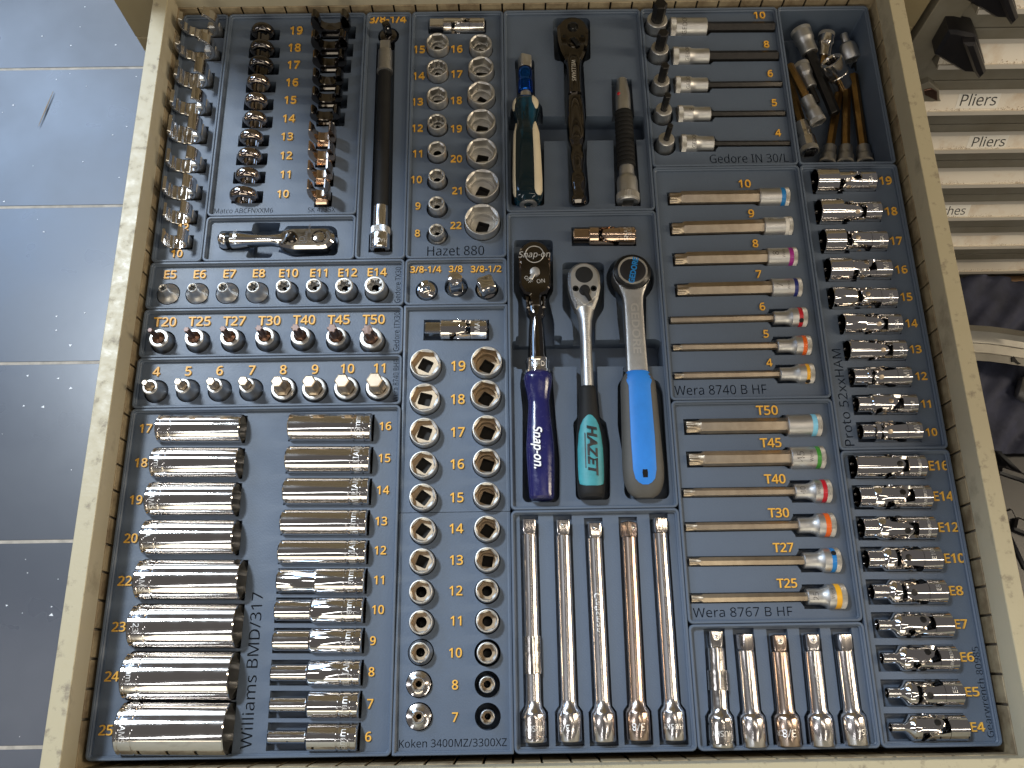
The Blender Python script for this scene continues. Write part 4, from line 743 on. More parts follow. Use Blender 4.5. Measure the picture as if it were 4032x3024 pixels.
# ------------------------------------------------------------------ flexible (universal) sockets
def fork(g, R, z0, z1, half, ang, k, d=1, th=2.6, n=9):
    """pair of rounded tongues on a cylinder, from z0 to z1, at ang and ang+180 degrees"""
    for a0 in (ang, ang+180):
        O = []; m = 12
        for j in range(m+1):
            t = j/m; z = z0+(z1-z0)*t; tt = max(0, (t-.35)/.65); w_ = half*(1-.15*min(1, t/.35))*sqrt(max(0.0, 1-tt*tt))+.6
            ro = R-.02; ri = R-th; row = []
            for i in range(n): a = radians(a0-w_+2*w_*i/(n-1)); row.append((ro*cos(a), ro*sin(a), z))
            for i in range(n-1, -1, -1): a = radians(a0-w_+2*w_*i/(n-1)); row.append((ri*cos(a), ri*sin(a), z))
            O.append(row)
        loft(g, O, k, True, True)
def universal(p0, p1, Rb, R, fb, label, group, mouth='hex', pinang=90, phase=0, nose=None, body='chrome', pinmat='bit', name='flexible_socket', cat='flexible socket', marks=None, dark=False, square=None, tilt=0, pinr=1.9):
    """p0 socket mouth end, p1 drive end. fb: fraction taken by the socket barrel. nose: (radius, fraction) of a slimmer nose"""
    T = frame(p0, p1); L_ = (Vector(p1)-Vector(p0)).length; root = empty(name, T, label=label, cat=cat, group=group)
    g = G(); zb = L_*fb; pr = []
    if square:
        sq = rsq(square, .0); s1 = L_*square_f
        lathe(g, [(0, rsq(square*.82)), (.8, sq), (s1, sq)], body, cap0=True); lathe(g, [(s1, square*.45), (s1, R-.6), (s1+.7, R)], body); pr = [(s1+.7, R), (zb, R)]
    elif nose:
        rn, fn = nose; zn = L_*fn
        pr = [(0, rn-.5), (.4, rn), (zn, rn), (zn+(Rb-rn)*.35, rn+(Rb-rn)*.35), (zn+(Rb-rn)*.75+.6, Rb-.4), (zn+(Rb-rn)*.8+1.4, Rb), (zb, Rb)]
        rmouth = rn
    else:
        pr = [(0, Rb-.5), (.5, Rb), (zb*.93, Rb), (zb, R)] if Rb > R+.4 else [(0, Rb-.5), (.5, Rb), (zb, Rb)]
        rmouth = Rb
    lathe(g, pr, body, 56)
    if not square:
        af = rmouth*1.55; sh = rhex(af) if mouth == 'hex' else rtorx(rmouth*1.72, .13)
        lathe(g, [(0, rmouth-.5), (0.0, rmouth*.93)], body); lathe(g, [(0, rmouth*.93), (1.2, sh), (9, sh)], 'gunmetal'); lathe(g, [(9, sh), (9, .1)], 'dark')
    lathe(g, [(zb, R), (zb+.3, R-1.2), (zb+.3, .1)], 'gunmetal')
    z0 = zb; span = L_*(1-.27)-z0; zc = z0+span*.5
    fork(g, R, z0, zc+span*.34, 46, phase, body)
    obj('socket_barrel', g, root)
    g = G(); zd = L_*.73
    lathe(g, [(zd, .1), (zd, R-1.2), (zd+.3, R), (L_-.8, R), (L_-.1, R-.6), (L_, R-1.3), (L_, rsq(9.6)), (L_-6, rsq(9.6))], body, 56); lathe(g, [(L_-6, rsq(9.6)), (L_-6, .1)], 'dark')
    fork(g, R, zd, zc-span*.34, 46, phase+90, body)
    obj('drive_end', g, root)
    g = G(); q = R*.60; box(g, -q, q, -q, q, zc-q*.95, zc+q*.95, 'chrome2', 1.2, T=Matrix.Rotation(radians(phase), 4, 'Z')); obj('centre_block', g, root)
    for dz, a in ((zc-span*.08, phase+90), (zc+span*.08, phase), (zc-span*.08, phase+270), (zc+span*.08, phase+180)):
        ca = radians(a)
        if sin(ca) < -.2: continue
        g = G(); lathe(g, [(-.6, pinr), (.10, pinr), (.22, pinr*.8)], pinmat, 20, cap1=True, T=Matrix.Translation(((R)*cos(ca), (R)*sin(ca), dz)) @ Matrix.Rotation(ca, 4, 'Z') @ Matrix.Rotation(pi/2, 4, 'Y'))
        lathe(g, [(.22, pinr*.8), (.05, pinr*.45)], pinmat, 20, cap1=True, T=Matrix.Translation(((R)*cos(ca), (R)*sin(ca), dz)) @ Matrix.Rotation(ca, 4, 'Z') @ Matrix.Rotation(pi/2, 4, 'Y'))
        obj('pin', g, root)
    for s_, f_, sz, al in marks or []: g = G(); wrap(g, s_, R, L_*f_, al, sz, 'mark'); obj('marking', g, root)
    return root
pt = TR['proto']; GP = 'chrome flexible sockets lying in the tray of ten'
square_f = .25
for n, xa, xb, xs, y, D, dn, ph in [(19, 140, 497, 275, 160, 150, 0, 62), (18, 160, 525, 300, 325, 150, 0, 118), (17, 185, 557, 312, 485, 145, 0, 5), (16, 210, 580, 350, 640, 140, 0, 70), (15, 230, 610, 370, 793, 130, 0, 0),
                                  (14, 290, 635, 415, 935, 125, 0, 112), (13, 318, 660, 430, 1078, 122, 0, 108), (12, 345, 687, 440, 1222, 120, 95, 20), (11, 368, 720, 470, 1372, 120, 90, 85), (10, 392, 745, 480, 1520, 120, 85, 15)]:
    za = -3.5; P = lambda x, yy: at(1700.8+.397*x, 329.2+.397*yy, za); a = P(xa+6, y); mp = mmpp(a)*.397; R = 118*mp/2*.96; b = P(xb, y-2); b = Vector((at(1700.8+.397*xb, 329.2+.397*y, za+R*.9).x, b.y, za)); Rb = D*mp/2*.96
    shape = 'with a wide front barrel' if n > 14 else ('with a stepped slim nose' if n < 13 else 'of even width')
    universal(a, b, max(Rb, R), R, (xs-xa)/(xb-xa)*(1 if not dn else .85), f'polished flexible socket {shape}, lying at the amber {wn(n)}', GP, phase=ph, nose=(dn*mp/2, .22) if dn else None,
              marks=[('MM', .88, 4.2, 80)] if n in (18, 16, 12, 10) else [('1M' if n == 11 else 'USA', .88, 3.0, 110)])
    pt.lie((a.x, a.y), (b.x, b.y), 2*R*.98+.6, None, 2.2, 1.0, za-Rb-.2)
    if Rb > R+.5 and n > 14: d_ = (xs-xa)*mp; pt.lie((a.x, a.y), (a.x+d_+1, a.y), 2*Rb*.98+.8, None, 2.2, 1.2, za-Rb-.2)
for n, u, v in [(19, 1912, 391), (18, 1924, 457), (17, 1935, 521), (16, 1946, 583), (15, 1957, 642), (14, 1968, 699), (13, 1977, 755), (12, 1989, 813), (11, 1999, 873), (10, 2011, 934)]: pt.num(str(n), u, v, 18)
pt.engrave('Proto 52xxHAM', 1837, 963, 1805, 754, 20)
ge = TR['gear']; GGR = 'chrome flexible star sockets lying in the tray of nine'
for n, xa, xb, xs, y, D, dn, ph in [('E16', 195, 572, 350, 172, 122, 0, 90), ('E14', 215, 600, 372, 322, 122, 108, 78), ('E12', 235, 620, 385, 475, 120, 103, 112), ('E10', 258, 650, 450, 628, 124, 95, 0), ('E8', 285, 675, 455, 790, 124, 80, 8),
                                    ('E7', 312, 705, 470, 954, 125, 60, 68), ('E6', 335, 730, 500, 1118, 126, 58, 62), ('E5', 360, 755, 520, 1290, 128, 54, 10), ('E4', 378, 780, 535, 1460, 130, 48, 66)]:
    za = -3.0; P = lambda x, yy: at(1755.4+.4376*x, 932.6+.4376*yy, za); a = P(xa+5, y); mp = mmpp(a)*.4376; R = D*mp/2*.96; b = P(xb, y-2); b = Vector((at(1755.4+.4376*xb, 932.6+.4376*y, za+R*.9).x, b.y, za)); fb = {'E16': .42}.get(n, .36)
    universal(a, b, R, R, fb, f'polished flexible star socket {"of full width" if n == "E16" else ("with a short slightly slimmer nose" if dn > 90 else "with a thin nose")}, lying at the amber {n}', GGR, mouth='torx', phase=ph,
              nose=(dn*mp/2*.97, .20 if dn > 60 else .17) if dn else None, pinmat='blackbit', pinr=2.4, marks=[('GEARWRENCH', .88, 2.2, 95)] if n in ('E16', 'E14', 'E12', 'E6') else ([(n, .86, 3.2, 75)] if n != 'E4' and n != 'E7' else None))
    ge.lie((a.x, a.y), (b.x, b.y), 2*R*.98+1.0, None, 2.6, 1.0, za-R-.2)
for n, u, v, w_ in [('E16', 2026, 1006, 42), ('E14', 2036.5, 1072, 43), ('E12', 2047.5, 1139, 43), ('E10', 2060.5, 1206, 43), ('E8', 2064, 1276, 29), ('E7', 2074.5, 1348, 27), ('E6', 2087.5, 1419, 29), ('E5', 2098.5, 1494, 30), ('E4', 2110.5, 1570, 30)]: ge.num(n, u, v, 22, wpx=w_)
ge.engrave('Gearwrench 80985', 2137, 1593, 2110, 1397, 15)

# three universal joints
GU = 'universal joints'
def ujoint(tr, ua, ub, v, dpx, label, mt, phase, mk_=None, vb=None, flip=False):
    za = -3.5; a, b = at(ua, v, za), at(ub, vb or v, za); R = dpx*mmpp((a+b)/2)/2*.96
    universal(a, b, R, R, .40, label, GU, square=9.5, body=mt, phase=phase, name='universal_joint', cat='universal joint', marks=mk_, pinr=1.7, pinmat=mt)
    tr.lie((a.x, a.y), (b.x, b.y), 2*R+1.6, None, 1.2, 1.2, za-R-.2)
ujoint(TR['hazet'], 928, 1047, 56, 35, 'satin and chrome universal joint lying behind the fifteen upright sockets', 'chrome2', 60)
ujoint(TR['koku'], 918, 1053, 712, 46, 'polished universal joint lying just above the middle columns of sockets', 'chrome', 90, [('MATSU', .84, 4.2, 60)])
ujoint(TR['rat'], 1238, 1371, 510, 43, 'bronze tinted universal joint lying between the two ratchet trays', 'bronzechrome', 15, [('SNAP', .84, 3.6, 100), ('U.S.A', .90, 2.6, 80)])

# ------------------------------------------------------------------ extension bars
def extension(tr, ua, va, ub, vb, dsh, dsk, sqpx, fsk, label, group, mt='chrome', knurl=None, sq=9.5, sqrot=0.0, ball=True, bands=False, marks=None, fl=.045, za=-3.5, ribbed=False, script=False):
    a, b = at(ua, va, za), at(ub, vb, za); T = frame(a, b, 0); L_ = (b-a).length; mp = mmpp((a+b)/2); mb = mmpp(b); ma_ = mmpp(a)
    r0 = dsh*ma_/2; r1 = dsh*ma_/2*1.0; Rk = dsk*mb/2*.96; z1 = L_*fsk; sl = sqpx*ma_*1.05
    root = empty('extension_bar', T, label=label, cat='extension bar', group=group)
    g = G(); pr = [(sl-.5, r0*.8), (sl+.6, r0), ]
    if bands: pr += [(sl+6, r0)]
    pr += [(z1-L_*fl, r1), (z1-L_*fl*.3, r1+(Rk-r1)*.22), (z1, r1+(Rk-r1)*.72), (z1+1.4, Rk-.2), (z1+2.2, Rk)]
    if bands:
        for f in (.28, .82): z = z1+(L_-z1)*f; pr += [(z-.7, Rk), (z-.4, Rk-.5), (z+.4, Rk-.5), (z+.7, Rk)]
    pr += [(L_-1, Rk), (L_-.2, Rk-.5), (L_, Rk-1.2), (L_, rsq(9.6)), (L_-8, rsq(9.6))]
    lathe(g, pr, mt, 56, cap0=True); obj('shaft', g, root)
    g = G(); q = rsq(sq, sqrot); lathe(g, [(0, rsq(sq*.72, sqrot)), (.9, q), (sl*.82, q), (sl, rsq(sq*.9, sqrot))], mt, cap0=True)
    if ribbed:
        for i in range(9): box(g, -sq*.42, sq*.42, sq/2-.1, sq/2+.18, 1.2+i*sl*.085, 1.2+i*sl*.085+.35, mt)
    obj('drive_square', g, root)
    if ball:
        g = G(); lathe(g, [(-.2, 2.1), (.15, 2.0), (.15, 1.5), (.55, 1.25), (.9, .5)], 'chrome2', 20, cap1=True, T=Matrix.Rotation(sqrot, 4, 'Z').inverted() @ Matrix.Translation((0, sq/2, sl*.42)) @ Matrix.Rotation(-pi/2, 4, 'X')); obj('ball', g, root)
    if knurl:
        g = G(); za_, zb_ = knurl[0]*L_, knurl[1]*L_; nr = max(6, int((zb_-za_)/1.15)); rs = []
        for j in range(nr+1):
            z = za_+(zb_-za_)*j/nr; rs.append([((r1+.40+(.75 if (i+j) % 2 else 0))*cos(2*pi*i/64), (r1+.40+(.75 if (i+j) % 2 else 0))*sin(2*pi*i/64), z) for i in range(44)])
        rs = [[(p[0]*.93, p[1]*.93, za_) for p in rs[0]]]+rs+[[(p[0]*.93, p[1]*.93, zb_) for p in rs[-1]]]
        loft(g, rs, 'chrome2'); obj('knurled_grip', g, root, ang=4)
    for s_, f_, sz, al, alo in marks or []:
        g = G(); wrap(g, s_, (r1 if f_ < fsk-.06 else Rk), L_*f_, al, sz, 'mark', along=alo, flip=not alo and True); obj('marking', g, root)
    A = (a.x, a.y); B = (b.x, b.y); d = (b-a).normalized(); m = a+d*(z1-3); m2 = a+d*(z1+1)
    tr.lie(A, (m.x, m.y), 2*r1+3.4, None, 4, 0, za-r1-.3)
    tr.lie((m2.x, m2.y), B, 2*Rk+3.0, None, 0, 3.0, za-Rk-.2); tr.lie((m.x, m.y), (m2.x, m2.y), 2*r1+3.4, 2*Rk+3.0, 0, 0, za-Rk-.2)
    return root
lo_ = TR['long']; GL = 'long chrome extension bars side by side'
P5 = lambda x, y: (1069.8+.3551*x, 1069.8+.3551*y)
for i, (xa, ya, xb, yb, kn, mt, lab, sr, ball, rib, mk_) in enumerate([
    (205, 145, 240, 1503, (.545, .71), 'chromebar', 'long chrome extension bar with a knurled grip band, first of five', 0, False, True, [('HUSKY', .94, 3.5, 90, False)]),
    (410, 150, 455, 1498, None, 'chromebar', 'long plain chrome extension bar between the knurled and the lettered one', 0, True, False, [('3/8', .94, 4.2, 120, False)]),
    (598, 168, 663, 1498, None, 'chromebar', 'long chrome extension bar with raised lettering along its shaft, middle of five', .12, True, False, [('Craftsman', .43, 4.0, 96, True)]),
    (808, 162, 874, 1490, None, 'bronzebar', 'long bronze tinted extension bar, fourth of five', .72, True, False, [('3/8', .94, 4.6, 96, False)]),
    (995, 137, 1088, 1490, None, 'chromebar', 'long plain chrome extension bar beside the champagne star bits, last of five', .25, False, False, [('HUSKY', .94, 3.4, 100, False)])]):
    (a, b), (c, d) = P5(xa, ya), P5(xb, yb)
    extension(lo_, a, b, c, d, 30.5, 55, 31, .868, lab, GL, mt=mt, knurl=kn, sqrot=sr, ball=ball, ribbed=rib, marks=mk_, bands=(i == 0))
sh_ = TR['short']; GS = 'short chrome extension bars side by side'
P6 = lambda x, y: (1426.4+.4873*x, 850.3+.4873*y)
for i, (xa, ya, xb, yb, kn, mt, lab, sr, ball, mk_) in enumerate([
    (240, 1050, 273, 1568, (.35, .52), 'chrome2', 'short satin extension bar with a knurled grip band, first of five', 0, True, [('HUSKY', .88, 3.5, 95, False)]),
    (370, 1062, 418, 1566, None, 'chromebar', 'short chrome extension bar with a bright square tip, beside the short knurled one', .5, False, None),
    (520, 1068, 570, 1563, None, 'bronzebar', 'short bronze tinted extension bar, middle of five', 0, True, [('3/8', .88, 4.8, 98, False), ('CR', .88, 3.2, 140, False)]),
    (665, 1064, 718, 1563, None, 'chromebar', 'short chrome extension bar with raised lettering along its shaft, fourth of five', 0, True, [('Craftsman', .42, 3.6, 90, True)]),
    (805, 1063, 868, 1558, None, 'chromebar', 'short plain chrome extension bar, last of five beside the flexible star sockets', .2, False, [('USA', .88, 3.4, 70, False)])]):
    (a, b), (c, d) = P6(xa, ya), P6(xb, yb)
    extension(sh_, a, b, c, d, 35.5, 57, 33, .73, lab, GS, mt=mt, knurl=kn, sqrot=sr, ball=ball, marks=mk_, bands=(i == 0), fl=.06)

# flexible extension in its own tray
a, b = at(833, 92, -3), at(820.8, 541, -3); T = frame(a, b); L_ = (b-a).length
root = empty('flexible_extension', T, label='long black flexible shaft extension with steel ends, alone in its narrow tray', cat='extension bar', group='extension bars lying alone')
zz = lambda y: (y-265)/(1560-265)*L_
g = G(); lathe(g, [(0, rsq(7)), (1, rsq(9)), (zz(322), rsq(9))], 'satin', cap0=True); obj('drive_square', g, root)
g = G(); lathe(g, [(zz(320), 4.5), (zz(326), 6.3), (zz(450), 6.6), (zz(452), 7.2), (zz(468), 7.2), (zz(470), 5)], 'cast', cap0=True); obj('upper_ferrule', g, root)
g = G(); pr = []
N_ = 130
for i in range(N_+1): z = zz(468)+(zz(1312)-zz(468))*i/N_; pr.append((z, 5.5+.45*i/N_+.2*(i % 2)))
lathe(g, pr, 'black', 32); obj('spring_sleeve', g, root)
g = G(); lathe(g, [(zz(1308), 5), (zz(1310), 6.0), (zz(1430), 6.2), (zz(1434), 7.4), (zz(1474), 7.6), (zz(1478), 8.2), (L_-1, 8.4), (L_-.1, 7.6), (L_, rsq(9.4, 0, .85)), (L_-7, rsq(9.4, 0, .85))], 'chrome2', 56, cap0=True); lathe(g, [(L_-7, rsq(9.4, 0, .85)), (L_-7, .1)], 'dark'); obj('socket_end', g, root)
g = G(); lathe(g, [(zz(1434), 7.4), (zz(1436), rteeth(7.9, 44, .4)), (zz(1472), rteeth(7.9, 44, .4)), (zz(1474), 7.4)], 'satin', 88); obj('knurled_ring', g, root)
g = G(); wrap(g, 'HAZET', 8.4, L_-5.5, 90, 3.4, 'mark', flip=True); obj('marking', g, root)
fx.lie((a.x, a.y), (b.x, b.y), 16.5, 18, 1.5, .5, -12); c_ = a+(b-a).normalized()*(L_-16); fx.lie((c_.x, c_.y), (b.x, b.y), 19.5, 20, 0, .8, -12)

# rubber sleeved extension in the driver tray
dv = TR['driver']
a, b = at(1343, 172, -3), at(1357, 439, -3); T = frame(a, b); L_ = (b-a).length; zz = lambda y: (y-495)/(1270-495)*L_
root = empty('sleeved_extension', T, label='locking extension bar with a ribbed black rubber sleeve and a red dot near its tip', cat='extension bar', group='extension bars lying alone')
g = G(); q = rsq(10.5, .5, .95); lathe(g, [(0, 3.6), (.8, 4.6), (zz(570), rsq(9.6, .4, .9)), (zz(600), 6.5), (zz(712), 6.7)], 'satin', cap0=True); obj('tip', g, root)
g = G(); lathe(g, [(zz(1055), 6.4), (zz(1110), 6.6), (zz(1120), 8.0), (zz(1140), 8.8), (zz(1215), 9.0), (zz(1217), 9.3), (L_-1, 9.5), (L_, 8.6), (L_, rsq(9.6)), (L_-8, rsq(9.6))], 'satin', 56); lathe(g, [(L_-8, rsq(9.6)), (L_-8, .1)], 'dark'); obj('socket_end', g, root)
g = G(); pr = [(zz(708), 6.4)]
for i in range(13): z = zz(712)+(zz(1058)-zz(712))*i/13; st = (zz(1058)-zz(712))/13; pr += [(z+.2, 7.7), (z+st*.45, 8.1), (z+st*.85, 7.9), (z+st*.93, 7.3)]
lathe(g, pr, 'black', 40, cap0=True, cap1=True); obj('rubber_sleeve', g, root)
g = G(); lathe(g, [(zz(1218), 9.2), (zz(1222), rteeth(9.5, 44, .4)), (L_-2, rteeth(9.5, 44, .4)), (L_-1.6, 9.2)], 'satinrim', 88); obj('knurled_ring', g, root)
g = G(); ar = radians(130); lathe(g, [(-.3, 1.6), (.3, 1.5), (.5, 1)], 'red', 14, cap1=True, T=Matrix.Translation((6.6*cos(ar), 6.6*sin(ar), zz(610))) @ Matrix.Rotation(ar, 4, 'Z') @ Matrix.Rotation(pi/2, 4, 'Y')); obj('red_dot', g, root)
dv.lie((a.x, a.y), (b.x, b.y), 18, 22, 1.5, 2, -13)

# ------------------------------------------------------------------ handles and ratchets
def head_outline(cx, cz, r, hw, z1, w1, n=22):   # rounded head narrowing to half width w1 at z1 (z grows towards the handle)
    P = [(cx+r*cos(radians(a)), cz+r*sin(radians(a))) for a in [180+180*i/n for i in range(n+1)]]
    return P
def rounded(P, r=3.2):
    o = []; n = len(P)
    for i in range(n):
        a, b, c = Vector(P[i-1]), Vector(P[i]), Vector(P[(i+1) % n]); la, lc = (a-b).length, (c-b).length; q = min(r, la*.45, lc*.45)
        p0 = b+(a-b).normalized()*q; p2 = b+(c-b).normalized()*q
        for t in (0, .25, .5, .75, 1): o.append(tuple(p0*(1-t)**2+b*2*t*(1-t)+p2*t*t))
    return o
def Pw(tr_pts, z=FL): return rounded([tuple(at(u, v, z))[:2] for u, v in tr_pts]) if len(tr_pts) < 26 else [tuple(at(u, v, z))[:2] for u, v in tr_pts]
rt = TR['rat']; GRT = 'ratchets lying with their heads away from the drawer front'
O4 = (850.3, 521.2, .3638)
D4 = lambda x, y: (O4[0]+O4[2]*x, O4[1]+O4[2]*y)
# --- dark chrome flex head ratchet with the navy handle
za = 0.0
a = at(*D4(832, 15), za); b = at(*D4(880, 1535), za); T = frame(a, b); L_ = (b-a).length; zz = lambda y: (y-15)/(1535-15)*L_; mp = mmpp((a+b)/2)*O4[2]
root = empty('flex_head_ratchet', T, label='smoky chrome flex head ratchet with a dark navy plastic handle', cat='ratchet', group=GRT)
hw = 103*mp*.93
g = G(); n = 20; P = [(hw*cos(pi+pi*i/n), hw+hw*sin(pi+pi*i/n)) for i in range(n+1)]+[(hw, zz(300)), (hw*.72, zz(350)), (hw*.36, zz(362)), (hw*.34, zz(438)), (-hw*.34, zz(438)), (-hw*.36, zz(362)), (-hw*.72, zz(350)), (-hw, zz(300))]
slab(g, P, -9, 6.5, 1.6, 'bronzechrome' if 0 else 'gunmetal'); obj('head', g, root)
g = G(); lathe(g, [(6.3, hw*.62), (6.9, hw*.60), (6.9, hw*.565), (6.3, hw*.55)], 'mark', 56, T=Matrix.Translation((0, 0, hw*1.02)) @ Matrix.Rotation(-pi/2, 4, 'X'))
flat(g, 'Snap-on', 0, hw*1.02, 6.66, 5.4, 'mark', rot=0, sx=.9, shear=.2); flat(g, 'ON', hw*.35, zz(278), 6.66, 3.4, 'mark', rot=.1); flat(g, 'OFF', -hw*.45, zz(268), 6.66, 3.0, 'mark', rot=-.9); obj('marking', g, root)
g = G(); lathe(g, [(6.4, 4.2), (8.6, 3.8), (8.9, 2.6)], 'satin', 24, cap1=True, T=Matrix.Translation((0, 0, zz(222))) @ Matrix.Rotation(-pi/2, 4, 'X')); slab(g, [(-1.7, zz(222)), (1.7, zz(222)), (-2.2, zz(275)), (-5.4, zz(268))], 7.0, 9.0, .5, 'satin'); obj('selector', g, root)
g = G(); R_ = 8.2
for s_ in (-1, 1): slab(g, [(s_*hw*.38, zz(362)), (s_*hw*.62, zz(366)), (s_*hw*.60, zz(440)), (s_*hw*.38, zz(440))], -7, 5.5, 1, 'gunmetal')
tube(g, [(zz(428), hw*.60, 6.5), (zz(470), hw*.58, 6.6), (zz(500), hw*.42, 6.4), (zz(560), 6.2, 6.2), (zz(700), 7.2, 7.2), (zz(742), 7.6, 7.6)], 'gunmetal', 40); obj('yoke', g, root)
g = G(); lathe(g, [(-hw*.5, 2.6), (hw*.5, 2.6)], 'satin', 24, True, True, T=Matrix.Translation((0, 2.2, zz(405))) @ Matrix.Rotation(pi/2, 4, 'Y')); obj('hinge_pin', g, root)
g = G(); lathe(g, [(zz(738), 7.4), (zz(745), 9.4), (zz(760), 9.6), (zz(764), 9.1), (zz(806), 9.1), (zz(810), 9.7), (zz(824), 9.7), (zz(828), 8)], 'chrome', 48); wrap(g, 'MFD', 9.1, zz(785), 90, 4.0, 'mark'); obj('ferrule', g, root)
g = G(); tube(g, [(zz(y), w_*mp/2*.95, w_*mp/2*h_) for y, w_, h_ in [(822, 130, .9), (832, 160, .9), (855, 176, .9), (895, 166, .9), (950, 142, .92), (1000, 132, .92), (1080, 142, .92), (1180, 160, .9), (1260, 170, .9), (1400, 162, .9), (1490, 152, .88), (1522, 148, .86), (1534, 128, .8)]], 'navy', 40, 2.7); obj('handle', g, root)
g = G(); V, F, wd = text_data('Snap-on.', 0, .02, .25); sz = 6.3
hz_ = lambda z: 132*mp/2*.92
g.add([(y*sz-2.0, 10.3+0*x-abs(y*sz-2)*.02, zz(1265)+x*sz*.92) for x, y, q in V], F, 'white'); lt = obj('brand_lettering', g, root); lt.location.y = 0.0012
for i, (pts, z) in enumerate([([(715, -8), (945, -8), (948, 300), (920, 345), (955, 480), (955, 600), (740, 600), (740, 360), (712, 300)], -17), ([(725, 560), (950, 560), (950, 760), (725, 760)], -14)]): rt.pocket(Pw([D4(*q) for q in pts]), z)
rt.pocket(Pw([D4(*q) for q in [(765, 740), (945, 740), (945, 830), (975, 1200), (985, 1300), (985, 1520), (965, 1550), (785, 1550), (765, 1525), (765, 1000), (750, 850)]]), -18.0)
# --- satin ratchet with the teal and black handle
a = at(*D4(1125, 140), za); b = at(*D4(1175, 1530), za); T = frame(a, b); L_ = (b-a).length; zz = lambda y: (y-140)/(1530-140)*L_; mp = mmpp((a+b)/2)*O4[2]
root = empty('ratchet', T, label='satin ratchet with a black handle and an oval teal grip', cat='ratchet', group=GRT)
hw = 106*mp*.93; n = 20
g = G(); P = [(hw*cos(pi+pi*i/n), hw+hw*sin(pi+pi*i/n)) for i in range(n+1)]+[(hw*.99, zz(300)), (hw*.84, zz(365)), (hw*.56, zz(435)), (-hw*.56, zz(435)), (-hw*.84, zz(365)), (-hw*.99, zz(300))]
slab(g, P, -9, 5.5, 2.2, 'cast'); obj('head', g, root)
g = G(); P = [(.86*hw*cos(pi+pi*i/n), hw+.86*hw*sin(pi+pi*i/n)) for i in range(n+1)]+[(hw*.84, zz(300)), (hw*.70, zz(358)), (hw*.1, zz(412)), (-hw*.1, zz(412)), (-hw*.70, zz(358)), (-hw*.84, zz(300))]
slab(g, P, 5, 6.0, .3, 'satin'); obj('cover_plate', g, root)
g = G(); lathe(g, [(5.8, hw*.56), (6.4, hw*.54), (6.5, hw*.3)], 'black', 40, cap1=True, T=Matrix.Translation((0, 0, hw*.9)) @ Matrix.Rotation(-pi/2, 4, 'X')); obj('release_button', g, root)
for s_ in (-1, 1): g = G(); lathe(g, [(5.8, 2.6), (6.3, 2.5), (6.3, 1.4), (6.0, 1.2)], 'dark', 20, cap1=True, T=Matrix.Translation((s_*hw*.56, 0, zz(312))) @ Matrix.Rotation(-pi/2, 4, 'X')); obj('screw', g, root)
g = G(); lathe(g, [(5.9, 4.6), (8.6, 4.0), (8.9, 3)], 'black', 24, cap1=True, T=Matrix.Translation((0, 0, zz(325))) @ Matrix.Rotation(-pi/2, 4, 'X')); slab(g, [(-3.2, zz(325)), (2.2, zz(335)), (5.2, zz(392)), (2.6, zz(396))], 6.6, 9.6, .6, 'black'); obj('selector', g, root)
g = G(); tube(g, [(zz(395), hw*.66, 5.2), (zz(440), hw*.56, 5.8), (zz(500), 41*mp, 5.8), (zz(600), 34*mp, 5.8), (zz(905), 37*mp, 6.0)], 'satin', 40); obj('shaft', g, root)
g = G(); V, F, wd = text_data('HAZET  8816P  Made in Germany', 0, 0, .15); g.add([(y*3.4+.5, 6.0+.02, zz(690)+x*3.4*.86) for x, y, q in V], F, 'mark'); obj('marking', g, root)
g = G(); tube(g, [(zz(y), w_*mp/2*.95, w_*mp/2*h_) for y, w_, h_ in [(898, 92, .95), (905, 104, .95), (960, 110, .95), (1060, 126, .95), (1150, 152, .9), (1250, 168, .85), (1350, 172, .85), (1450, 168, .84), (1505, 160, .84), (1526, 140, .8)]], 'black', 40, 2.2); obj('handle', g, root)
pr_ = [(898, 92, .95), (1060, 126, .95), (1150, 152, .9), (1250, 168, .85), (1350, 172, .85), (1450, 168, .84), (1505, 160, .84)]
def hi(y, prf):
    for (y0, w0, h0), (y1, w1, h1) in zip(prf, prf[1:]):
        if y0 <= y <= y1: t = (y-y0)/(y1-y0); return (w0+(w1-w0)*t)*mp/2*.95, (w0*h0+(w1*h1-w0*h0)*t)*mp/2
    return prf[-1][1]*mp/2*.95, prf[-1][1]*prf[-1][2]*mp/2
def patch(g, ys, halfdeg, prf, k, lift=.35, p=2.2, m=14):   # a pad following the upper side of a handle
    R0 = []
    for y, hd in zip(ys, halfdeg):
        wA, hA = hi(y, prf); row = []
        for i in range(m+1):
            t = radians(90-hd+2*hd*i/m); c_, s_ = cos(t), sin(t); e = lift if 0 < i < m else -.15
            row.append(((wA+e)*math.copysign(abs(c_)**(2/p), c_), (hA+e)*abs(s_)**(2/p), zz(y)))
        R0.append(row)
    V = [q for r in R0 for q in r]; F = []
    for j in range(len(R0)-1):
        for i in range(m): F.append((j*(m+1)+i, j*(m+1)+i+1, (j+1)*(m+1)+i+1, (j+1)*(m+1)+i))
    g.add(V, F, k)
g = G(); ys = [1076, 1082, 1100, 1130, 1180, 1260, 1360, 1430, 1458, 1466, 1470]; patch(g, ys, [6, 16, 34, 50, 62, 68, 68, 66, 58, 40, 22], pr_, 'teal'); obj('grip_inlay', g, root)
g = G(); V, F, wd = text_data('HAZET', 0, .03, .15); sz = 8.6
g.add([(y*sz*.8+1.2, 0, zz(1278)+x*sz*1.02) for x, y, q in V], F, 'ink'); g.add([(-4.6, 0, zz(1180)), (-3.9, 0, zz(1180)), (-3.9, 0, zz(1375)), (-4.6, 0, zz(1375))], [(0, 1, 2, 3)], 'ink')
g.v = [(x, hi(1400, pr_)[1]*sqrt(max(.1, 1-(x/hi(1300, pr_)[0])**2))*.995+.9, z) for x, y, z in g.v]; obj('brand_lettering', g, root)
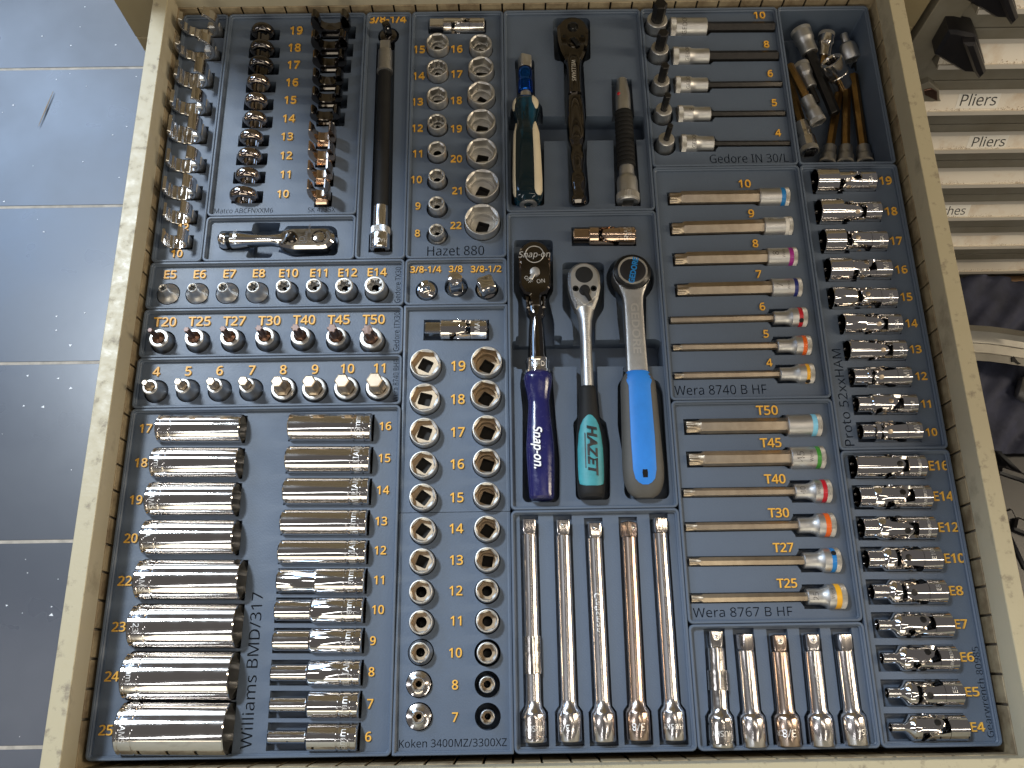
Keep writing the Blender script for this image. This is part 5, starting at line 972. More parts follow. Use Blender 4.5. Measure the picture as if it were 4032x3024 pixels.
rt.pocket(Pw([D4(*q) for q in [(1002, 135), (1022, 125), (1228, 125), (1250, 140), (1250, 400), (1198, 480), (1198, 600), (1068, 600), (1060, 480), (1002, 400)]]), -17)
rt.pocket(Pw([D4(*q) for q in [(1085, 730), (1208, 730), (1212, 900), (1225, 1050), (1262, 1070), (1285, 1200), (1285, 1515), (1270, 1535), (1098, 1535), (1082, 1515), (1072, 1200), (1066, 1075), (1090, 1050)]]), -16.5)
# --- flat satin ratchet with the blue handle
a = at(*D4(1405, 100), za); b = at(*D4(1492, 1525), za); T = frame(a, b); L_ = (b-a).length; zz = lambda y: (y-100)/(1525-100)*L_; mp = mmpp((a+b)/2)*O4[2]
root = empty('ratchet', T, label='satin ratchet with a round dial head and a bright blue and grey handle', cat='ratchet', group=GRT)
hr = 124*mp*.93
g = G(); HT = Matrix.Translation((0, 0, hr)) @ Matrix.Rotation(-pi/2, 4, 'X'); lathe(g, [(-12, hr*.9), (-11, hr), (3.5, hr), (4.2, hr*.95)], 'cast', 56, True, True, T=HT)
tube(g, [(hr*1.6, hr*.8, 5), (zz(310), 80*mp, 4.6), (zz(350), 64*mp, 4.2), (zz(420), 58*mp, 4), (zz(600), 59*mp, 4), (zz(820), 63*mp, 4.2)], 'cast', 40, 6); obj('body', g, root)
g = G(); lathe(g, [(4, hr*.97), (4.4, rteeth(hr*.97, 70, .5)), (7.2, rteeth(hr*.96, 70, .5)), (7.6, hr*.90), (8.6, hr*.78)], 'dark', 140, T=HT); obj('knurled_dial', g, root)
g = G(); lathe(g, [(8.3, hr*.80), (9.1, hr*.78), (9.1, hr*.70), (8.6, hr*.68)], 'satinrim', 56, T=HT); obj('chrome_ring', g, root)
g = G(); lathe(g, [(8.4, hr*.70), (8.8, hr*.62), (9.0, hr*.3)], 'blackp', 56, cap1=True, T=HT); flat(g, 'GEDORE', 0.6, hr, 9.12, 4.2, 'azure', rot=1.35, sx=1.0, off=.03); obj('centre_badge', g, root)
g = G(); e = 4.32
slab(g, [(-36*mp, zz(400)), (30*mp, zz(400)), (34*mp, zz(700)), (10*mp, zz(760)), (-14*mp, zz(760)), (-34*mp, zz(690))], 3.6, 4.1, .15, 'cast')
V, F, wd = text_data('GEDORE', 0, .02, 0); g.add([(y*5.8+.5, e, zz(555)+x*5.8*1.36) for x, y, q in V], F, 'satinrim'); obj('marking', g, root)
pr3 = [(812, 128, .7), (830, 160, .68), (880, 205, .62), (1000, 214, .60), (1200, 226, .60), (1350, 236, .58), (1420, 230, .56), (1480, 195, .52), (1510, 150, .46), (1524, 100, .36)]
g = G(); tube(g, [(zz(y), w_*mp/2*1.0, w_*mp/2*h_) for y, w_, h_ in pr3], 'greygrip', 44, 2.5); obj('handle', g, root)
g = G(); ys = [813, 826, 850, 880, 905, 940, 1000, 1200, 1380, 1430, 1450, 1462]; patch(g, ys, [84, 84, 60, 48, 38, 37, 37, 37, 34, 28, 18, 6], pr3, 'bluegrip', lift=.5, p=2.5, m=16); obj('grip_inlay', g, root)
g = G(); slab(g, [(-24*mp*.6-0, zz(1378)), (24*mp*.6, zz(1378)), (26*mp*.6, zz(1400)), (18*mp*.7, zz(1425)), (-18*mp*.7, zz(1425)), (-26*mp*.6, zz(1400))], hi(1400, pr3)[1]-1.0, hi(1400, pr3)[1]+.62, .2, 'dark'); obj('hanging_hole', g, root)
cc = [D4(1405+143*cos(radians(t)), 225+143*sin(radians(t))) for t in range(0, 360, 12)]
rt.pocket(Pw(cc), -19); rt.pocket(Pw([D4(*q) for q in [(1318, 300), (1500, 300), (1500, 600), (1345, 600), (1330, 480)]]), -14)
rt.pocket(Pw([D4(*q) for q in [(1362, 740), (1510, 740), (1512, 810), (1575, 830), (1600, 900), (1625, 1300), (1640, 1500), (1620, 1530), (1395, 1530), (1370, 1500), (1365, 1300), (1330, 1100), (1330, 850), (1362, 810)]]), -15)
# finger channel across the three ratchets
rt.pocket(Pw([D4(*q) for q in [(698, 592), (1570, 580), (1625, 640), (1630, 742), (1000, 745), (700, 748)]]), -24.0)
rt.pocket(Pw([D4(*q) for q in [(735, 560), (1000, 560), (1000, 592), (735, 592)]]), -14)

# --- driver tray: dark teardrop ratchet
O3 = (850.3, 0, .3472); D3 = lambda x, y: (O3[0]+O3[2]*x, O3[1]+O3[2]*y)
a = at(*D3(1110, 122), za); b = at(*D3(1152, 1276), za); T = frame(a, b); L_ = (b-a).length; zz = lambda y: (y-122)/(1276-122)*L_; mp = mmpp((a+b)/2)*O3[2]
root = empty('ratchet', T, label='dark mirror polished ratchet with a teardrop head and waisted handle end', cat='ratchet', group=GRT)
hw = 106*mp*.95
g = G(); P = [(hw*cos(pi+pi*i/n), hw+hw*sin(pi+pi*i/n)) for i in range(n+1)]+[(hw*.95, zz(280)), (hw*.80, zz(345)), (hw*.5, zz(410)), (-hw*.5, zz(410)), (-hw*.80, zz(345)), (-hw*.95, zz(280))]
slab(g, P, -10, 5.5, 2.4, 'gunmetal'); obj('head', g, root)
g = G(); lathe(g, [(5.3, hw*.36), (6.6, hw*.34), (6.8, hw*.30), (6.2, hw*.26), (7.4, hw*.2)], 'dark', 36, cap1=True, T=Matrix.Translation((0, 0, zz(200))) @ Matrix.Rotation(-pi/2, 4, 'X')); obj('release_button', g, root)
g = G(); lathe(g, [(5.3, hw*.42), (6.2, hw*.40), (6.3, hw*.30), (5.9, hw*.28)], 'gunmetal', 36, cap1=True, T=Matrix.Translation((0, 0, zz(300))) @ Matrix.Rotation(-pi/2, 4, 'X')); slab(g, [(-2.5, zz(285)), (1, zz(278)), (6, zz(325)), (3, zz(335))], 6, 8.5, .5, 'dark'); obj('selector', g, root)
for s_ in (-1, 1): g = G(); lathe(g, [(5.3, 1.5), (5.8, 1.4)], 'dark', 16, cap1=True, T=Matrix.Translation((s_*hw*.58, 0, zz(262))) @ Matrix.Rotation(-pi/2, 4, 'X')); obj('screw', g, root)
g = G(); w = lambda px: px*mp/2*.95
tube(g, [(zz(370), hw*.5, 6.0), (zz(415), w(105), 6.8), (zz(460), w(92), 6.6), (zz(540), w(88), 6.6), (zz(620), w(92), 6.8)], 'gunmetal', 40, 2.6)
tube(g, [(zz(y), w(q), w(q)*hh) for y, q, hh in [(618, 88, .8), (630, 98, .8), (720, 116, .84), (820, 122, .86), (900, 112, .84), (945, 84, .9), (962, 88, .9), (1000, 98, .9), (1060, 80, .95), (1088, 74, .98), (1105, 92, .92), (1150, 104, .9), (1205, 84, .95), (1222, 84, .95), (1240, 102, .85), (1262, 104, .8), (1274, 84, .6)]], 'gunmetal', 40, 2.2)
obj('handle', g, root)
g = G(); V, F, wd = text_data('WILLIAMS', 0, 0.01, .15); g.add([(y*3.4-.8, 6.9, zz(490)+x*3.4*1.0) for x, y, q in V], F, 'mark'); obj('marking', g, root)
dv.pocket(Pw([D3(*q) for q in [(990, 130), (1008, 112), (1205, 112), (1222, 130), (1226, 370), (1180, 385), (1195, 640), (1205, 880), (1200, 1000), (1220, 1255), (1205, 1278), (1108, 1278), (1092, 1262), (1080, 880), (1062, 640), (1058, 385), (1000, 375)]]), -17)
# --- driver handle with cream pads
a = at(*D3(815, 352), -1); b = at(*D3(838, 1278), -1); T = frame(a, b); L_ = (b-a).length; zz = lambda y: (y-352)/(1278-352)*L_; mp = mmpp((a+b)/2)*O3[2]; w = lambda px: px*mp/2*.95
root = empty('spinner_handle', T, label='clear dark teal spinner handle with cream pads and a blue metal collar', cat='driver handle')
g = G(); lathe(g, [(0, rsq(8, .35)), (1.2, rsq(10, .35)), (zz(430), rsq(10, .35)), (zz(436), 6)], 'satin', 48, cap0=True); obj('drive_square', g, root)
g = G(); lathe(g, [(zz(575), w(70)), (zz(640), w(78))], 'satin', 40); obj('ferrule', g, root)
g = G(); pr = [(zz(432), w(70)), (zz(440), w(88)), (zz(462), w(96)), (zz(485), w(92)), (zz(500), w(84)), (zz(515), w(92))]
for i in range(5): z0 = 520+i*13; pr += [(zz(z0), w(98)), (zz(z0+8), w(98)), (zz(z0+9), w(92)), (zz(z0+12), w(92))]
pr += [(zz(588), w(80)), (zz(592), w(60))]; lathe(g, pr, 'bluealu', 48); obj('collar', g, root)
prd = [(625, 90, .95), (640, 130, .95), (665, 168, .92), (700, 178, .9), (740, 160, .9), (790, 138, .95), (820, 148, .95), (870, 172, .92), (1000, 184, .9), (1150, 192, .9), (1220, 188, .9), (1255, 170, .88), (1270, 140, .85)]
g = G(); tube(g, [(zz(y), w(q), w(q)*h_) for y, q, h_ in prd], 'cleargrip', 40, 2.9); obj('handle', g, root)
def sidepad(g, ys, c0, hd, k):
    R0 = []
    m = 8
    for y, h in zip(ys, hd):
        wA, hA = hi(y, prd); row = []
        for i in range(m+1):
            t = radians(c0-h+2*h*i/m); c_, s_ = cos(t), sin(t); e = .35 if 0 < i < m else -.2
            row.append(((wA+e)*math.copysign(abs(c_)**(2/2.9), c_), (hA+e)*math.copysign(abs(s_)**(2/2.9), s_), zz(y)))
        R0.append(row)
    V = [q for r in R0 for q in r]; F = [(j*(m+1)+i, j*(m+1)+i+1, (j+1)*(m+1)+i+1, (j+1)*(m+1)+i) for j in range(len(R0)-1) for i in range(m)]
    g.add(V, F, k)
for c0 in (46, 156):
    g = G(); sidepad(g, [636, 645, 665, 690, 715, 728], c0 if c0 < 90 else 160, [3, 16, 25, 25, 14, 3], 'cream'); obj('pad', g, root)
    g = G(); sidepad(g, [805, 815, 835, 870, 1000, 1150, 1220, 1240, 1250], c0, [3, 12, 20, 26, 26, 27, 27, 20, 5] if c0 < 90 else [3, 9, 13, 15, 15, 16, 16, 12, 4], 'cream'); obj('pad', g, root)
# mirror: frame X points to image right for items running towards the viewer
g = G(); lathe(g, [(L_-2.5, w(110)), (L_-.6, w(112)), (L_, w(96)), (L_, w(60)), (L_-4, w(55))], 'satin', 40); lathe(g, [(L_-4, w(55)), (L_-4, .1)], 'dark', 40); obj('end_cap', g, root)
g = G(); V, F, wd = text_data('WILLIAMS WD2375-6', 0, 0, 0); rA, hA = hi(1050, prd); t = radians(152)
g.add([((rA+.6)*-.93+0*x, (hA+.6)*.52+y*1.8, zz(1080)+x*1.8) for x, y, q in V], F, 'ink'); obj('marking', g, root)
dv.pocket(Pw([D3(*q) for q in [(752, 372), (875, 372), (880, 620), (925, 660), (935, 800), (938, 1280), (732, 1280), (728, 800), (725, 690), (770, 620)]]), -17)
# finger channel
dv.pocket(Pw([D3(*q) for q in [(702, 725), (1555, 722), (1565, 870), (704, 882)]]), -24.0)

# --- stubby ratchet
sb = TR['stubby']; O2 = (438.9, 0, .3472); D2 = lambda x, y: (O2[0]+O2[2]*x, O2[1]+O2[2]*y)
a = at(*D2(822, 1492), -2); b = at(*D2(100, 1502), -2); T = frame(a, b); L_ = (b-a).length; zz = lambda x: (822-x)/(822-100)*L_; mp = mmpp((a+b)/2)*O2[2]; w = lambda px: px*mp/2*.95
root = empty('stubby_ratchet', T, label='stubby mirror chrome ratchet with an oval engraved head, lying across its small tray', cat='ratchet', group=GRT)
hw = 77*mp*.95
g = G(); P = [(hw*cos(pi+pi*i/n), hw+hw*sin(pi+pi*i/n)) for i in range(n+1)]+[(hw, zz(560)), (hw*.78, zz(500)), (hw*.45, zz(470)), (-hw*.45, zz(470)), (-hw*.78, zz(500)), (-hw, zz(560))]
slab(g, P, -9, 5.5, 2.2, 'chrome'); obj('head', g, root)
g = G(); lathe(g, [(5.4, hw*.60), (6.0, hw*.58), (6.0, hw*.50), (5.4, hw*.48)], 'gunmetal', 48, T=Matrix.Translation((0, 0, zz(728))) @ Matrix.Rotation(-pi/2, 4, 'X')); lathe(g, [(5.5, hw*.46), (5.8, hw*.3)], 'chrome', 40, cap1=True, T=Matrix.Translation((0, 0, zz(728))) @ Matrix.Rotation(-pi/2, 4, 'X')); obj('release_button', g, root)
g = G(); lathe(g, [(5.2, 5.0), (7.8, 4.4), (8.2, 3.2), (7.4, 2.6)], 'gunmetal', 28, cap1=True, T=Matrix.Translation((0, 0, zz(560))) @ Matrix.Rotation(-pi/2, 4, 'X')); slab(g, [(-4.5, zz(556)), (-1, zz(550)), (7.5, zz(512)), (7.0, zz(500)), (1, zz(525))], 6.0, 8.0, .5, 'dark'); obj('selector', g, root)
g = G(); flat(g, 'nepros', 0, zz(652), 5.6, 2.6, 'darkmark'); flat(g, 'OS', 3.5, zz(625), 5.6, 4.6, 'darkmark')
for i, ch in enumerate('INNOVATIVE NINETY GEAR'[::-1]):
    t = radians(-98+i*6.4); V, F, wd = text_data(ch, 0, 0, 0) if ch != ' ' else ([], [], 0); r_ = hw*.80; c_, s_ = cos(t), sin(t)
    g.add([(s_*(r_+y*2.0)*-1+c_*x*2.0*-1, 5.6, zz(728)-c_*(r_+y*2.0)+s_*x*2.0) for x, y, q in V], F, 'darkmark')
flat(g, 'JAPAN', -hw*.80, zz(668), 5.6, 2.0, 'darkmark', rot=pi); obj('marking', g, root)
g = G(); tube(g, [(zz(500), hw*.62, 6.4), (zz(465), w(86), 6.6), (zz(420), w(70), 6.6), (zz(350), w(72), 6.8), (zz(270), w(88), 8.2), (zz(235), w(98), 9.2), (zz(185), w(104), 9.8), (zz(181), w(98), 9.3), (zz(155), w(98), 9.3), (zz(151), w(104), 9.8), (zz(125), w(100), 9.6), (zz(108), w(80), 7.6), (zz(101), w(44), 4)], 'chrome', 44); obj('handle', g, root)
g = G(); tube(g, [(zz(180), w(99), 9.5), (zz(156), w(99), 9.5)], 'dark', 44, caps=False); wrap(g, 'nepros', 9.9, zz(212), 95, 3.0, 'mark', flip=True); obj('grip_band', g, root)
sb.pocket(Pw([D2(*q) for q in [(98, 1455), (112, 1438), (310, 1436), (500, 1436), (520, 1405), (800, 1405), (832, 1425), (838, 1480), (838, 1570), (820, 1590), (560, 1600), (480, 1570), (300, 1560), (120, 1558), (98, 1540)]]), -16)
sb.pocket(Pw([D2(*q) for q in [(312, 1385), (480, 1385), (480, 1400), (425, 1605), (260, 1605), (282, 1560), (300, 1440)]]), -20)

# ------------------------------------------------------------------ crowfoot wrenches standing in slots
cr = TR['crow']
def cmid(x0, x1, yb, z=FL): c = at((x0+x1)/2, yb, z); return c, mmpp(c)
GM = 'closed-end crowfoot wrenches standing in a row'
for i, (n, x0, x1, y0, y1) in enumerate([(19, 290, 445, 125, 245), (18, 280, 445, 230, 355), (17, 275, 440, 332, 460), (16, 262, 420, 445, 570), (15, 250, 405, 560, 680), (14, 240, 400, 675, 790), (13, 215, 378, 790, 905),
                                         (12, 203, 368, 905, 1020), (11, 185, 355, 1027, 1135), (10, 147, 340, 1145, 1258)]):
    U0, V0 = D2(x0, y0); U1, V1 = D2(x1, y1); c, mp = cmid(U0, U1, V1); R = (U1-U0)*mp/2*.93; th = 9.0
    yf = c.y; zt = aty((U0+U1)/2, V0, yf+th).z; zt = min(max(zt, 6), 22); zc = zt-R; x = aty((U0+U1)/2, (V0+V1)/2, yf+th/2).x
    T = upright((x, yf+th/2, zc)); root = empty('crowfoot_wrench', T, label=f'mirror polished closed crowfoot wrench standing arched edge up at the amber {wn(n)}', cat='crowfoot wrench', group=GM)
    g = G(); ri = R*.62; pr = []
    for a_ in range(-90, 91, 15): t = radians(a_); pr.append((th/2*sin(t)*1.0, R-3.2+3.2*cos(t)))
    lathe(g, [(-th/2, r12(ri*1.8))]+pr+[(th/2, r12(ri*1.8)), (-th/2, r12(ri*1.8))], 'gunmetal' if n > 16 else 'smoke', 48, T=Matrix.Rotation(pi/2, 4, 'X')); obj('ring', g, root)
    g = G(); box(g, -R*.62, R*.62, -th/2-.6, th/2-1, -20-zc, FL+1.6-zc if 0 else -R*.55, 'gunmetal', 1.2); obj('drive_boss', g, root)
    a_ = at(*D2(x1+30, y1-4), FL); cr.rect(x-R-2.5 if n > 10 else x-R+1, a_.x, yf-1.2, yf+th+1.5, -22, .8)
GSK = 'open-end crowfoot wrenches standing in a row'
for i, (n, x0, x1, y0, y1) in enumerate([(19, 672, 935, 48, 225), (18, 672, 920, 175, 335), (17, 680, 910, 300, 435), (16, 680, 890, 415, 550), (15, 675, 885, 530, 655), (14, 665, 870, 645, 765), (13, 660, 840, 750, 905),
                                         (12, 657, 835, 870, 1020), (11, 655, 820, 990, 1140), (10, 655, 805, 1110, 1265)]):
    U0, V0 = D2(x0, y0); U1, V1 = D2(x1, y1); c, mp = cmid(U0, U1, V1); W = (U1-U0)*mp*.90; th = 9.0; yf = c.y
    zt = aty((U0+U1)/2, V0, yf+th).z; h = max(zt-FL, 12); x = c.x
    x = (aty(U0, (V0+V1)/2, yf+th/2).x+aty(U1, (V0+V1)/2, yf+th/2).x)/2-1.0
    T = upright((x, yf+th/2, FL)); root = empty('crowfoot_wrench', T, label=f'smoky open-jaw crowfoot wrench standing jaws up at the amber {wn(n)}', cat='crowfoot wrench', group=GSK)
    g = G(); o = W*.27; P = [(-.30*W, -15), (.30*W, -15), (.30*W, .02*h), (.40*W, .14*h), (.50*W, .40*h), (.50*W, .66*h), (.46*W, .86*h), (.40*W, h), (.34*W, .98*h), (o, .78*h), (o, .46*h), (.2*W, .34*h), (.08*W, .29*h),
                                       (-.08*W, .29*h), (-.2*W, .34*h), (-o, .46*h), (-o, .78*h), (-.34*W, .98*h), (-.40*W, h), (-.46*W, .86*h), (-.50*W, .66*h), (-.50*W, .40*h), (-.40*W, .14*h), (-.30*W, .02*h)]
    slab(g, P, -th/2, th/2, min(.9, W*.022), 'gunmetal' if n > 13 else 'bronzechrome'); obj('jaws', g, root)
    g = G(); box(g, -.31*W, .31*W, -th/2-2.6, -th/2+2, -14, .17*h, 'gunmetal' if n > 13 else 'bronzechrome', 1.3); obj('drive_boss', g, root)
    cr.rect(x-.31*W-1.2, x+(.31 if n < 14 else .5)*W+2.5, yf-3.6, yf+th+1.6, -20, .8)
for n, u, v in [(19, 641, 67), (18, 637, 104), (17, 635, 141), (16, 632, 179), (15, 628, 217), (14, 625, 257), (13, 621, 296), (12, 619, 337), (11, 617, 378), (10, 612, 420)]: cr.num(str(n), u, v, 16.5)
cr.engrave('Matco ABCFNXXM6', 463, 455, 590, 455, 10); cr.engrave('SK 4235X', 665, 453, 724, 453, 10)

fl = TR['flare']; GF = 'flare nut crowfoot wrenches standing in a row along the drawer side wall'
fw = [(10, 1010, 1165, 1410, 1550), (11, 1020, 1190, 1245, 1395), (12, 1018, 1215, 1075, 1245), (13, 1040, 1240, 900, 1075), (14, 1050, 1250, 690, 895), (15, 1065, 1275, 530, 720), (16, 1090, 1290, 345, 550), (17, 1095, 1330, 190, 380),
      (18, 1115, 1352, 50, 235), (19, 1130, 1375, -130, 70)]
names = ['just behind the amber ten', 'second from the amber ten', 'third from the amber ten', 'fourth from the amber ten', 'fifth from the amber ten', 'sixth from the amber ten', 'fourth from the far end of the row',
         'third from the far end of the row', 'second from the far end of the row', 'at the far end of the row']
for (n, x0, x1, y0, y1), nm in zip(fw, names):
    k_ = .3472; U0, V0, U1, V1 = x0*k_, y0*k_, x1*k_, y1*k_; Um = (U0+U1)/2
    c = at(Um, V1, FL); mp = mmpp(c); R = (U1-U0)*mp/2*.97; yf = c.y+.3; zt = FL+1.86*R; yl = min(17, max(9, at(Um, V0, zt).y-yf+1.5))
    zc = zt-R; x = at(Um, (V0+V1)/2, zc).x
    T = upright((x, yf+yl/2, zc)); root = empty('flare_nut_wrench', T, label=f'satin and chrome split-ring flare nut crowfoot, {nm}', cat='crowfoot wrench', group=GF)
    g = G(); P = []; a0, a1 = 146, 418
    for i in range(45): t = radians(a0+(a1-a0)*i/44); r_ = R*(1+.05*max(0, cos(t))); P.append((r_*cos(t), r_*sin(t)))
    Q = []
    for i in range(78): t = radians(a1-(a1-a0)*i/77); r_ = R*.80+R*.045*abs(math.sin(t*6+.3))*1.6; Q.append((r_*cos(t), r_*sin(t)))
    P = P+Q; mid_ = len(P)
    loftP = [[(q[0], y, q[1]) for q in P] for y in (-yl/2+.3, yl/2-.3)]
    In = inset(P[::-1], .35)[::-1] if area2(P) < 0 else inset(P, .35)
    rings_ = [[(q[0], -yl/2, q[1]) for q in In], loftP[0], loftP[1], [(q[0], yl/2, q[1]) for q in In]]
    loft(g, rings_, 'chrome2')
    for y, rg in ((-yl/2, In), (yl/2, In)):   # end faces as quads between outer and inner outline
        o = len(g.v); g.v += [(q[0], y, q[1]) for q in rg]; mi_ = g.mi('satin')
        for i in range(44):
            j0 = len(P)-1-int(round(i*77/44)); j1 = len(P)-1-int(round((i+1)*77/44)); g.f.append([o+i, o+i+1, o+j1, o+j0] if j0 != j1 else [o+i, o+i+1, o+j1]); g.m.append(mi_)
            if j0-j1 == 2: g.f.append([o+j0, o+j1, o+j0-1]); g.m.append(mi_)
    obj('split_ring', g, root)
    g = G(); box(g, R*.42, R*1.06, -yl/2+1, yl/2-1, -R*1.2, -R*.15, 'satin', 1.5); obj('drive_boss', g, root)
    fl.rect(x-R*.45, x+R*1.06+1.5, yf-1.0, yf+yl+.8, -20, .8)
fl.num('10', 383, 549, 15); fl.num('12', 397, 492, 14)

# ------------------------------------------------------------------ loose things in the bin
GB = 'loose bit sockets in the bin'
def loose(tip, pe, p1, dsh, db, mt, lab, z=(-30, -30, -30), kind='hex', body='satin', step=.82):
    a, e, b = at(*tip, z[0]), at(*pe, z[1]), at(*p1, z[2]); mp = mmpp((a+b)/2)
    bit_lie(None, a, e, b, dsh*mp, db*mp, lab, GB, kind, 6, mt=mt, stepf=step, body=body)
loose((1812, 200), (1793, 318), (1786, 356), 16, 34, 'oldgold', 'yellowed bit with its grey socket down, first of three parallel ones in the bin', (-35, -35, -34), body='cast')
loose((1828, 195), (1827, 318), (1826, 356), 16, 34, 'oldgold', 'yellowed bit with its grey socket down, middle of three parallel ones in the bin', (-35, -35, -34), body='cast')
loose((1843, 162), (1862, 316), (1869, 354), 17, 34, 'oldgold', 'yellowed bit with its grey socket down, last of three parallel ones in the bin', (-34, -34, -34), body='cast')
loose((1700, 165), (1733, 268), (1750, 331), 17, 38, 'oldgold', 'long yellowed bit along the bin wall beside the black hex bits, shiny socket down', (-30, -26, -22), body='chrome2')
loose((1705, 140), (1742, 210), (1769, 266), 15, 32, 'oldgold', 'yellowed bit lying across a satin socket near the bin wall', (-12, -14, -16))
loose((1766, 222), (1756, 190), (1729, 137), 11, 32, 'blackbit', 'satin socket with a slim black bit, crossed by a yellowed bit in the bin', (-24, -24, -22))
loose((1804, 246), (1752, 116), (1728, 64), 20, 42, 'blackbit', 'biggest satin socket in the bin, with a long thick black bit', (-26, -22, -20), step=.84)
loose((1772, 190), (1778, 124), (1786, 72), 13, 34, 'oldgold', 'shiny socket with a yellowed bit, at the far side of the bin', (-30, -26, -24), body='chrome2')
loose((1880, 215), (1855, 135), (1846, 128), 12, 14, 'blackbit', 'black bit half hidden behind the tilted chrome socket in the bin', (-37, -36, -36))
def loose_socket(p0, p1, prof, lab, kind, mt):
    T = frame(p0, p1); g = G(); L_ = (Vector(p1)-Vector(p0)).length
    lathe(g, [(z*L_, r) for z, r in prof], mt, 48); r0 = prof[0][1]; rl = prof[-1][1]
    lathe(g, [(0, r0), (0, r0*.85), (1, rtorx(r0*1.6, .15) if kind == 'torx' else rhex(r0*1.4)), (9, rtorx(r0*1.6, .15) if kind == 'torx' else rhex(r0*1.4))], 'chrome2'); lathe(g, [(9, r0*.8), (9, .1)], 'dark')
    lathe(g, [(L_, rl), (L_, rsq(9.6)), (L_-6, rsq(9.6))], mt); lathe(g, [(L_-6, rsq(9.6)), (L_-6, .1)], 'dark')
    return obj('loose_socket', g, T=T, label=lab, cat='socket', group='loose star sockets in the bin')
p0, p1 = at(1822, 73, -24), at(1840, 130, -30); mp = mmpp(p0)
loose_socket(p0, p1, [(0, 7*mp), (.03, 8*mp), (.32, 8.2*mp), (.42, 16*mp), (.55, 18*mp), (.97, 20*mp), (1, 19*mp)], 'dull satin socket with a narrow neck pointing to the far side of the bin', 'hex', 'satin')
p0, p1 = at(1795, 130, -3), at(1822, 186, -24); mp = mmpp(p0)
loose_socket(p0, p1, [(0, 21*mp), (.02, 23*mp), (.45, 24*mp), (.47, 23.3*mp), (.50, 23.3*mp), (.52, 24*mp), (.70, 21*mp), (.73, 20*mp), (.97, 19.5*mp), (1, 18.5*mp)], 'big chrome star socket tilted up in the middle of the bin, its mouth showing', 'torx', 'chrome2')

for t in TR.values(): t.build()

# ------------------------------------------------------------------ the drawer
X0, X1, Y0, Y1, ZT = -3.0, 635.5, -5.0, 633.0, 27.0
dr = empty('drawer', upright((316, 314, -48)), label='open cream steel drawer with slotted walls holding all the trays', cat='drawer')
def dpart(name, g): g.v = [(a-316, b-314, c+48) for a, b, c in g.v]; return obj(name, g, dr, ang=30)
def wall(name, horiz, sgn, c, lo, hi, ticks, pale, slothi=4.8):
    """c: inner face coordinate; sgn: outward direction; horiz: runs along y (False) or x (True)"""
    g = G()
    def bx(a0, a1, l0, l1, z0, z1, k, b=0.0):
        a0, a1 = min(a0, a1), max(a0, a1)
        if horiz: box(g, l0, l1, a0, a1, z0, z1, k, b)
        else: box(g, a0, a1, l0, l1, z0, z1, k, b)
    bx(c+sgn*.0, c+sgn*3.5, lo, hi, slothi+.6, ZT-1.3, 'paint')
    bx(c-sgn*.35, c+sgn*13.0, lo-13, hi+13, ZT-1.3, ZT, 'paintworn', .5)
    bx(c+sgn*11.6, c+sgn*13.0, lo-13, hi+13, -60, ZT-1.3, 'paint')
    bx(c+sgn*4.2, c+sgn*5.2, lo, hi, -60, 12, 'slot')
    if pale: bx(c+sgn*2.4, c+sgn*4.0, pale[0], pale[1], -60, 2.4, 'alu')
    bx(c+sgn*.0, c+sgn*2.0, lo, hi, slothi, slothi+.6, 'grime')
    edges = [lo]+sorted(ticks)+[hi]
    for i in range(len(edges)-1):
        a = edges[i]+(.85 if i else 0); b = edges[i+1]-(.85 if i < len(edges)-2 else 0)
        if b > a: bx(c-sgn*.6, c+sgn*2.0, a, b, -60, slothi, 'grime', .3)
    dpart(name, g)
yt = [y for y in [27+20.0*i for i in range(31)] if y < 622]
wall('side_wall', False, -1, X0, Y0, Y1, yt, (Y0, 330)); wall('side_wall', False, 1, X1, Y0, Y1, yt, (Y0, 330))
xt = [14.5+19.9*i for i in range(31)]
wall('front_wall', True, -1, Y0, X0, X1, xt, None, 5.5); wall('back_wall', True, 1, Y1, X0, X1, xt, None)
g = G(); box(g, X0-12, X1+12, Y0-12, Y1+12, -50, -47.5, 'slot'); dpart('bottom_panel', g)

# ------------------------------------------------------------------ cabinets
YC = 650.0
cb = empty('tool_cabinet', upright((316, 900, -700)), label='beige steel tool cabinet that the open drawer slides out of', cat='cabinet')
def ch(parent, org, name, g, **k): g.v = [(a-org[0], b-org[1], c-org[2]) for a, b, c in g.v]; return obj(name, g, parent, **k)
zz0 = 14.0
g = G(); box(g, -68, 700, YC, 1250, -698, -52, 'cab', 1.5); ch(cb, (316, 900, -700), 'body', g)
g = G(); box(g, -68, -17, YC, 1250, -52, zz0, 'cab', 1.0); ch(cb, (316, 900, -700), 'side_post', g)
g = G(); box(g, 650, 700, YC, 1250, -52, zz0, 'cab', 1.0); ch(cb, (316, 900, -700), 'side_post', g)
g = G(); box(g, -68, 700, YC+7, 1250, zz0, 1100, 'cab', 1.5); ch(cb, (316, 900, -700), 'upper_body', g)
for i in range(9):
    g = G(); box(g, -64, 696, YC, YC+6.5, zz0+6+i*118, zz0+6+i*118+114, 'cab', 1.0); fr_ = ch(cb, (316, 900, -700), 'drawer_front', g)
    g = G(); box(g, -60, 692, YC-12, YC-.2, zz0+88+i*118, zz0+93+i*118, 'alu', 1.5); box(g, -60, 692, YC-5, YC-.2, zz0+60+i*118, zz0+62+i*118, 'alu', .5); g.v = [(a-316, b-900, c+700) for a, b, c in g.v]; setp(obj('pull_rail', g, fr_), kind='stuff')
cg = empty('drawer_cabinet', upright((1100, 900, -700)), label='grey cabinet of shallow drawers with white label strips, two reading Pliers', cat='cabinet')
ORG = (1100, 900, -700)
g = G(); box(g, 706, 738, YC-3, 1250, -698, 40, 'grey', 1.0); ch(cg, ORG, 'side_frame', g)
zs_ = [aty(3950/K, v/K, YC).z for v in (110, 315, 488, 630, 765, 892, 1000, 1095)]
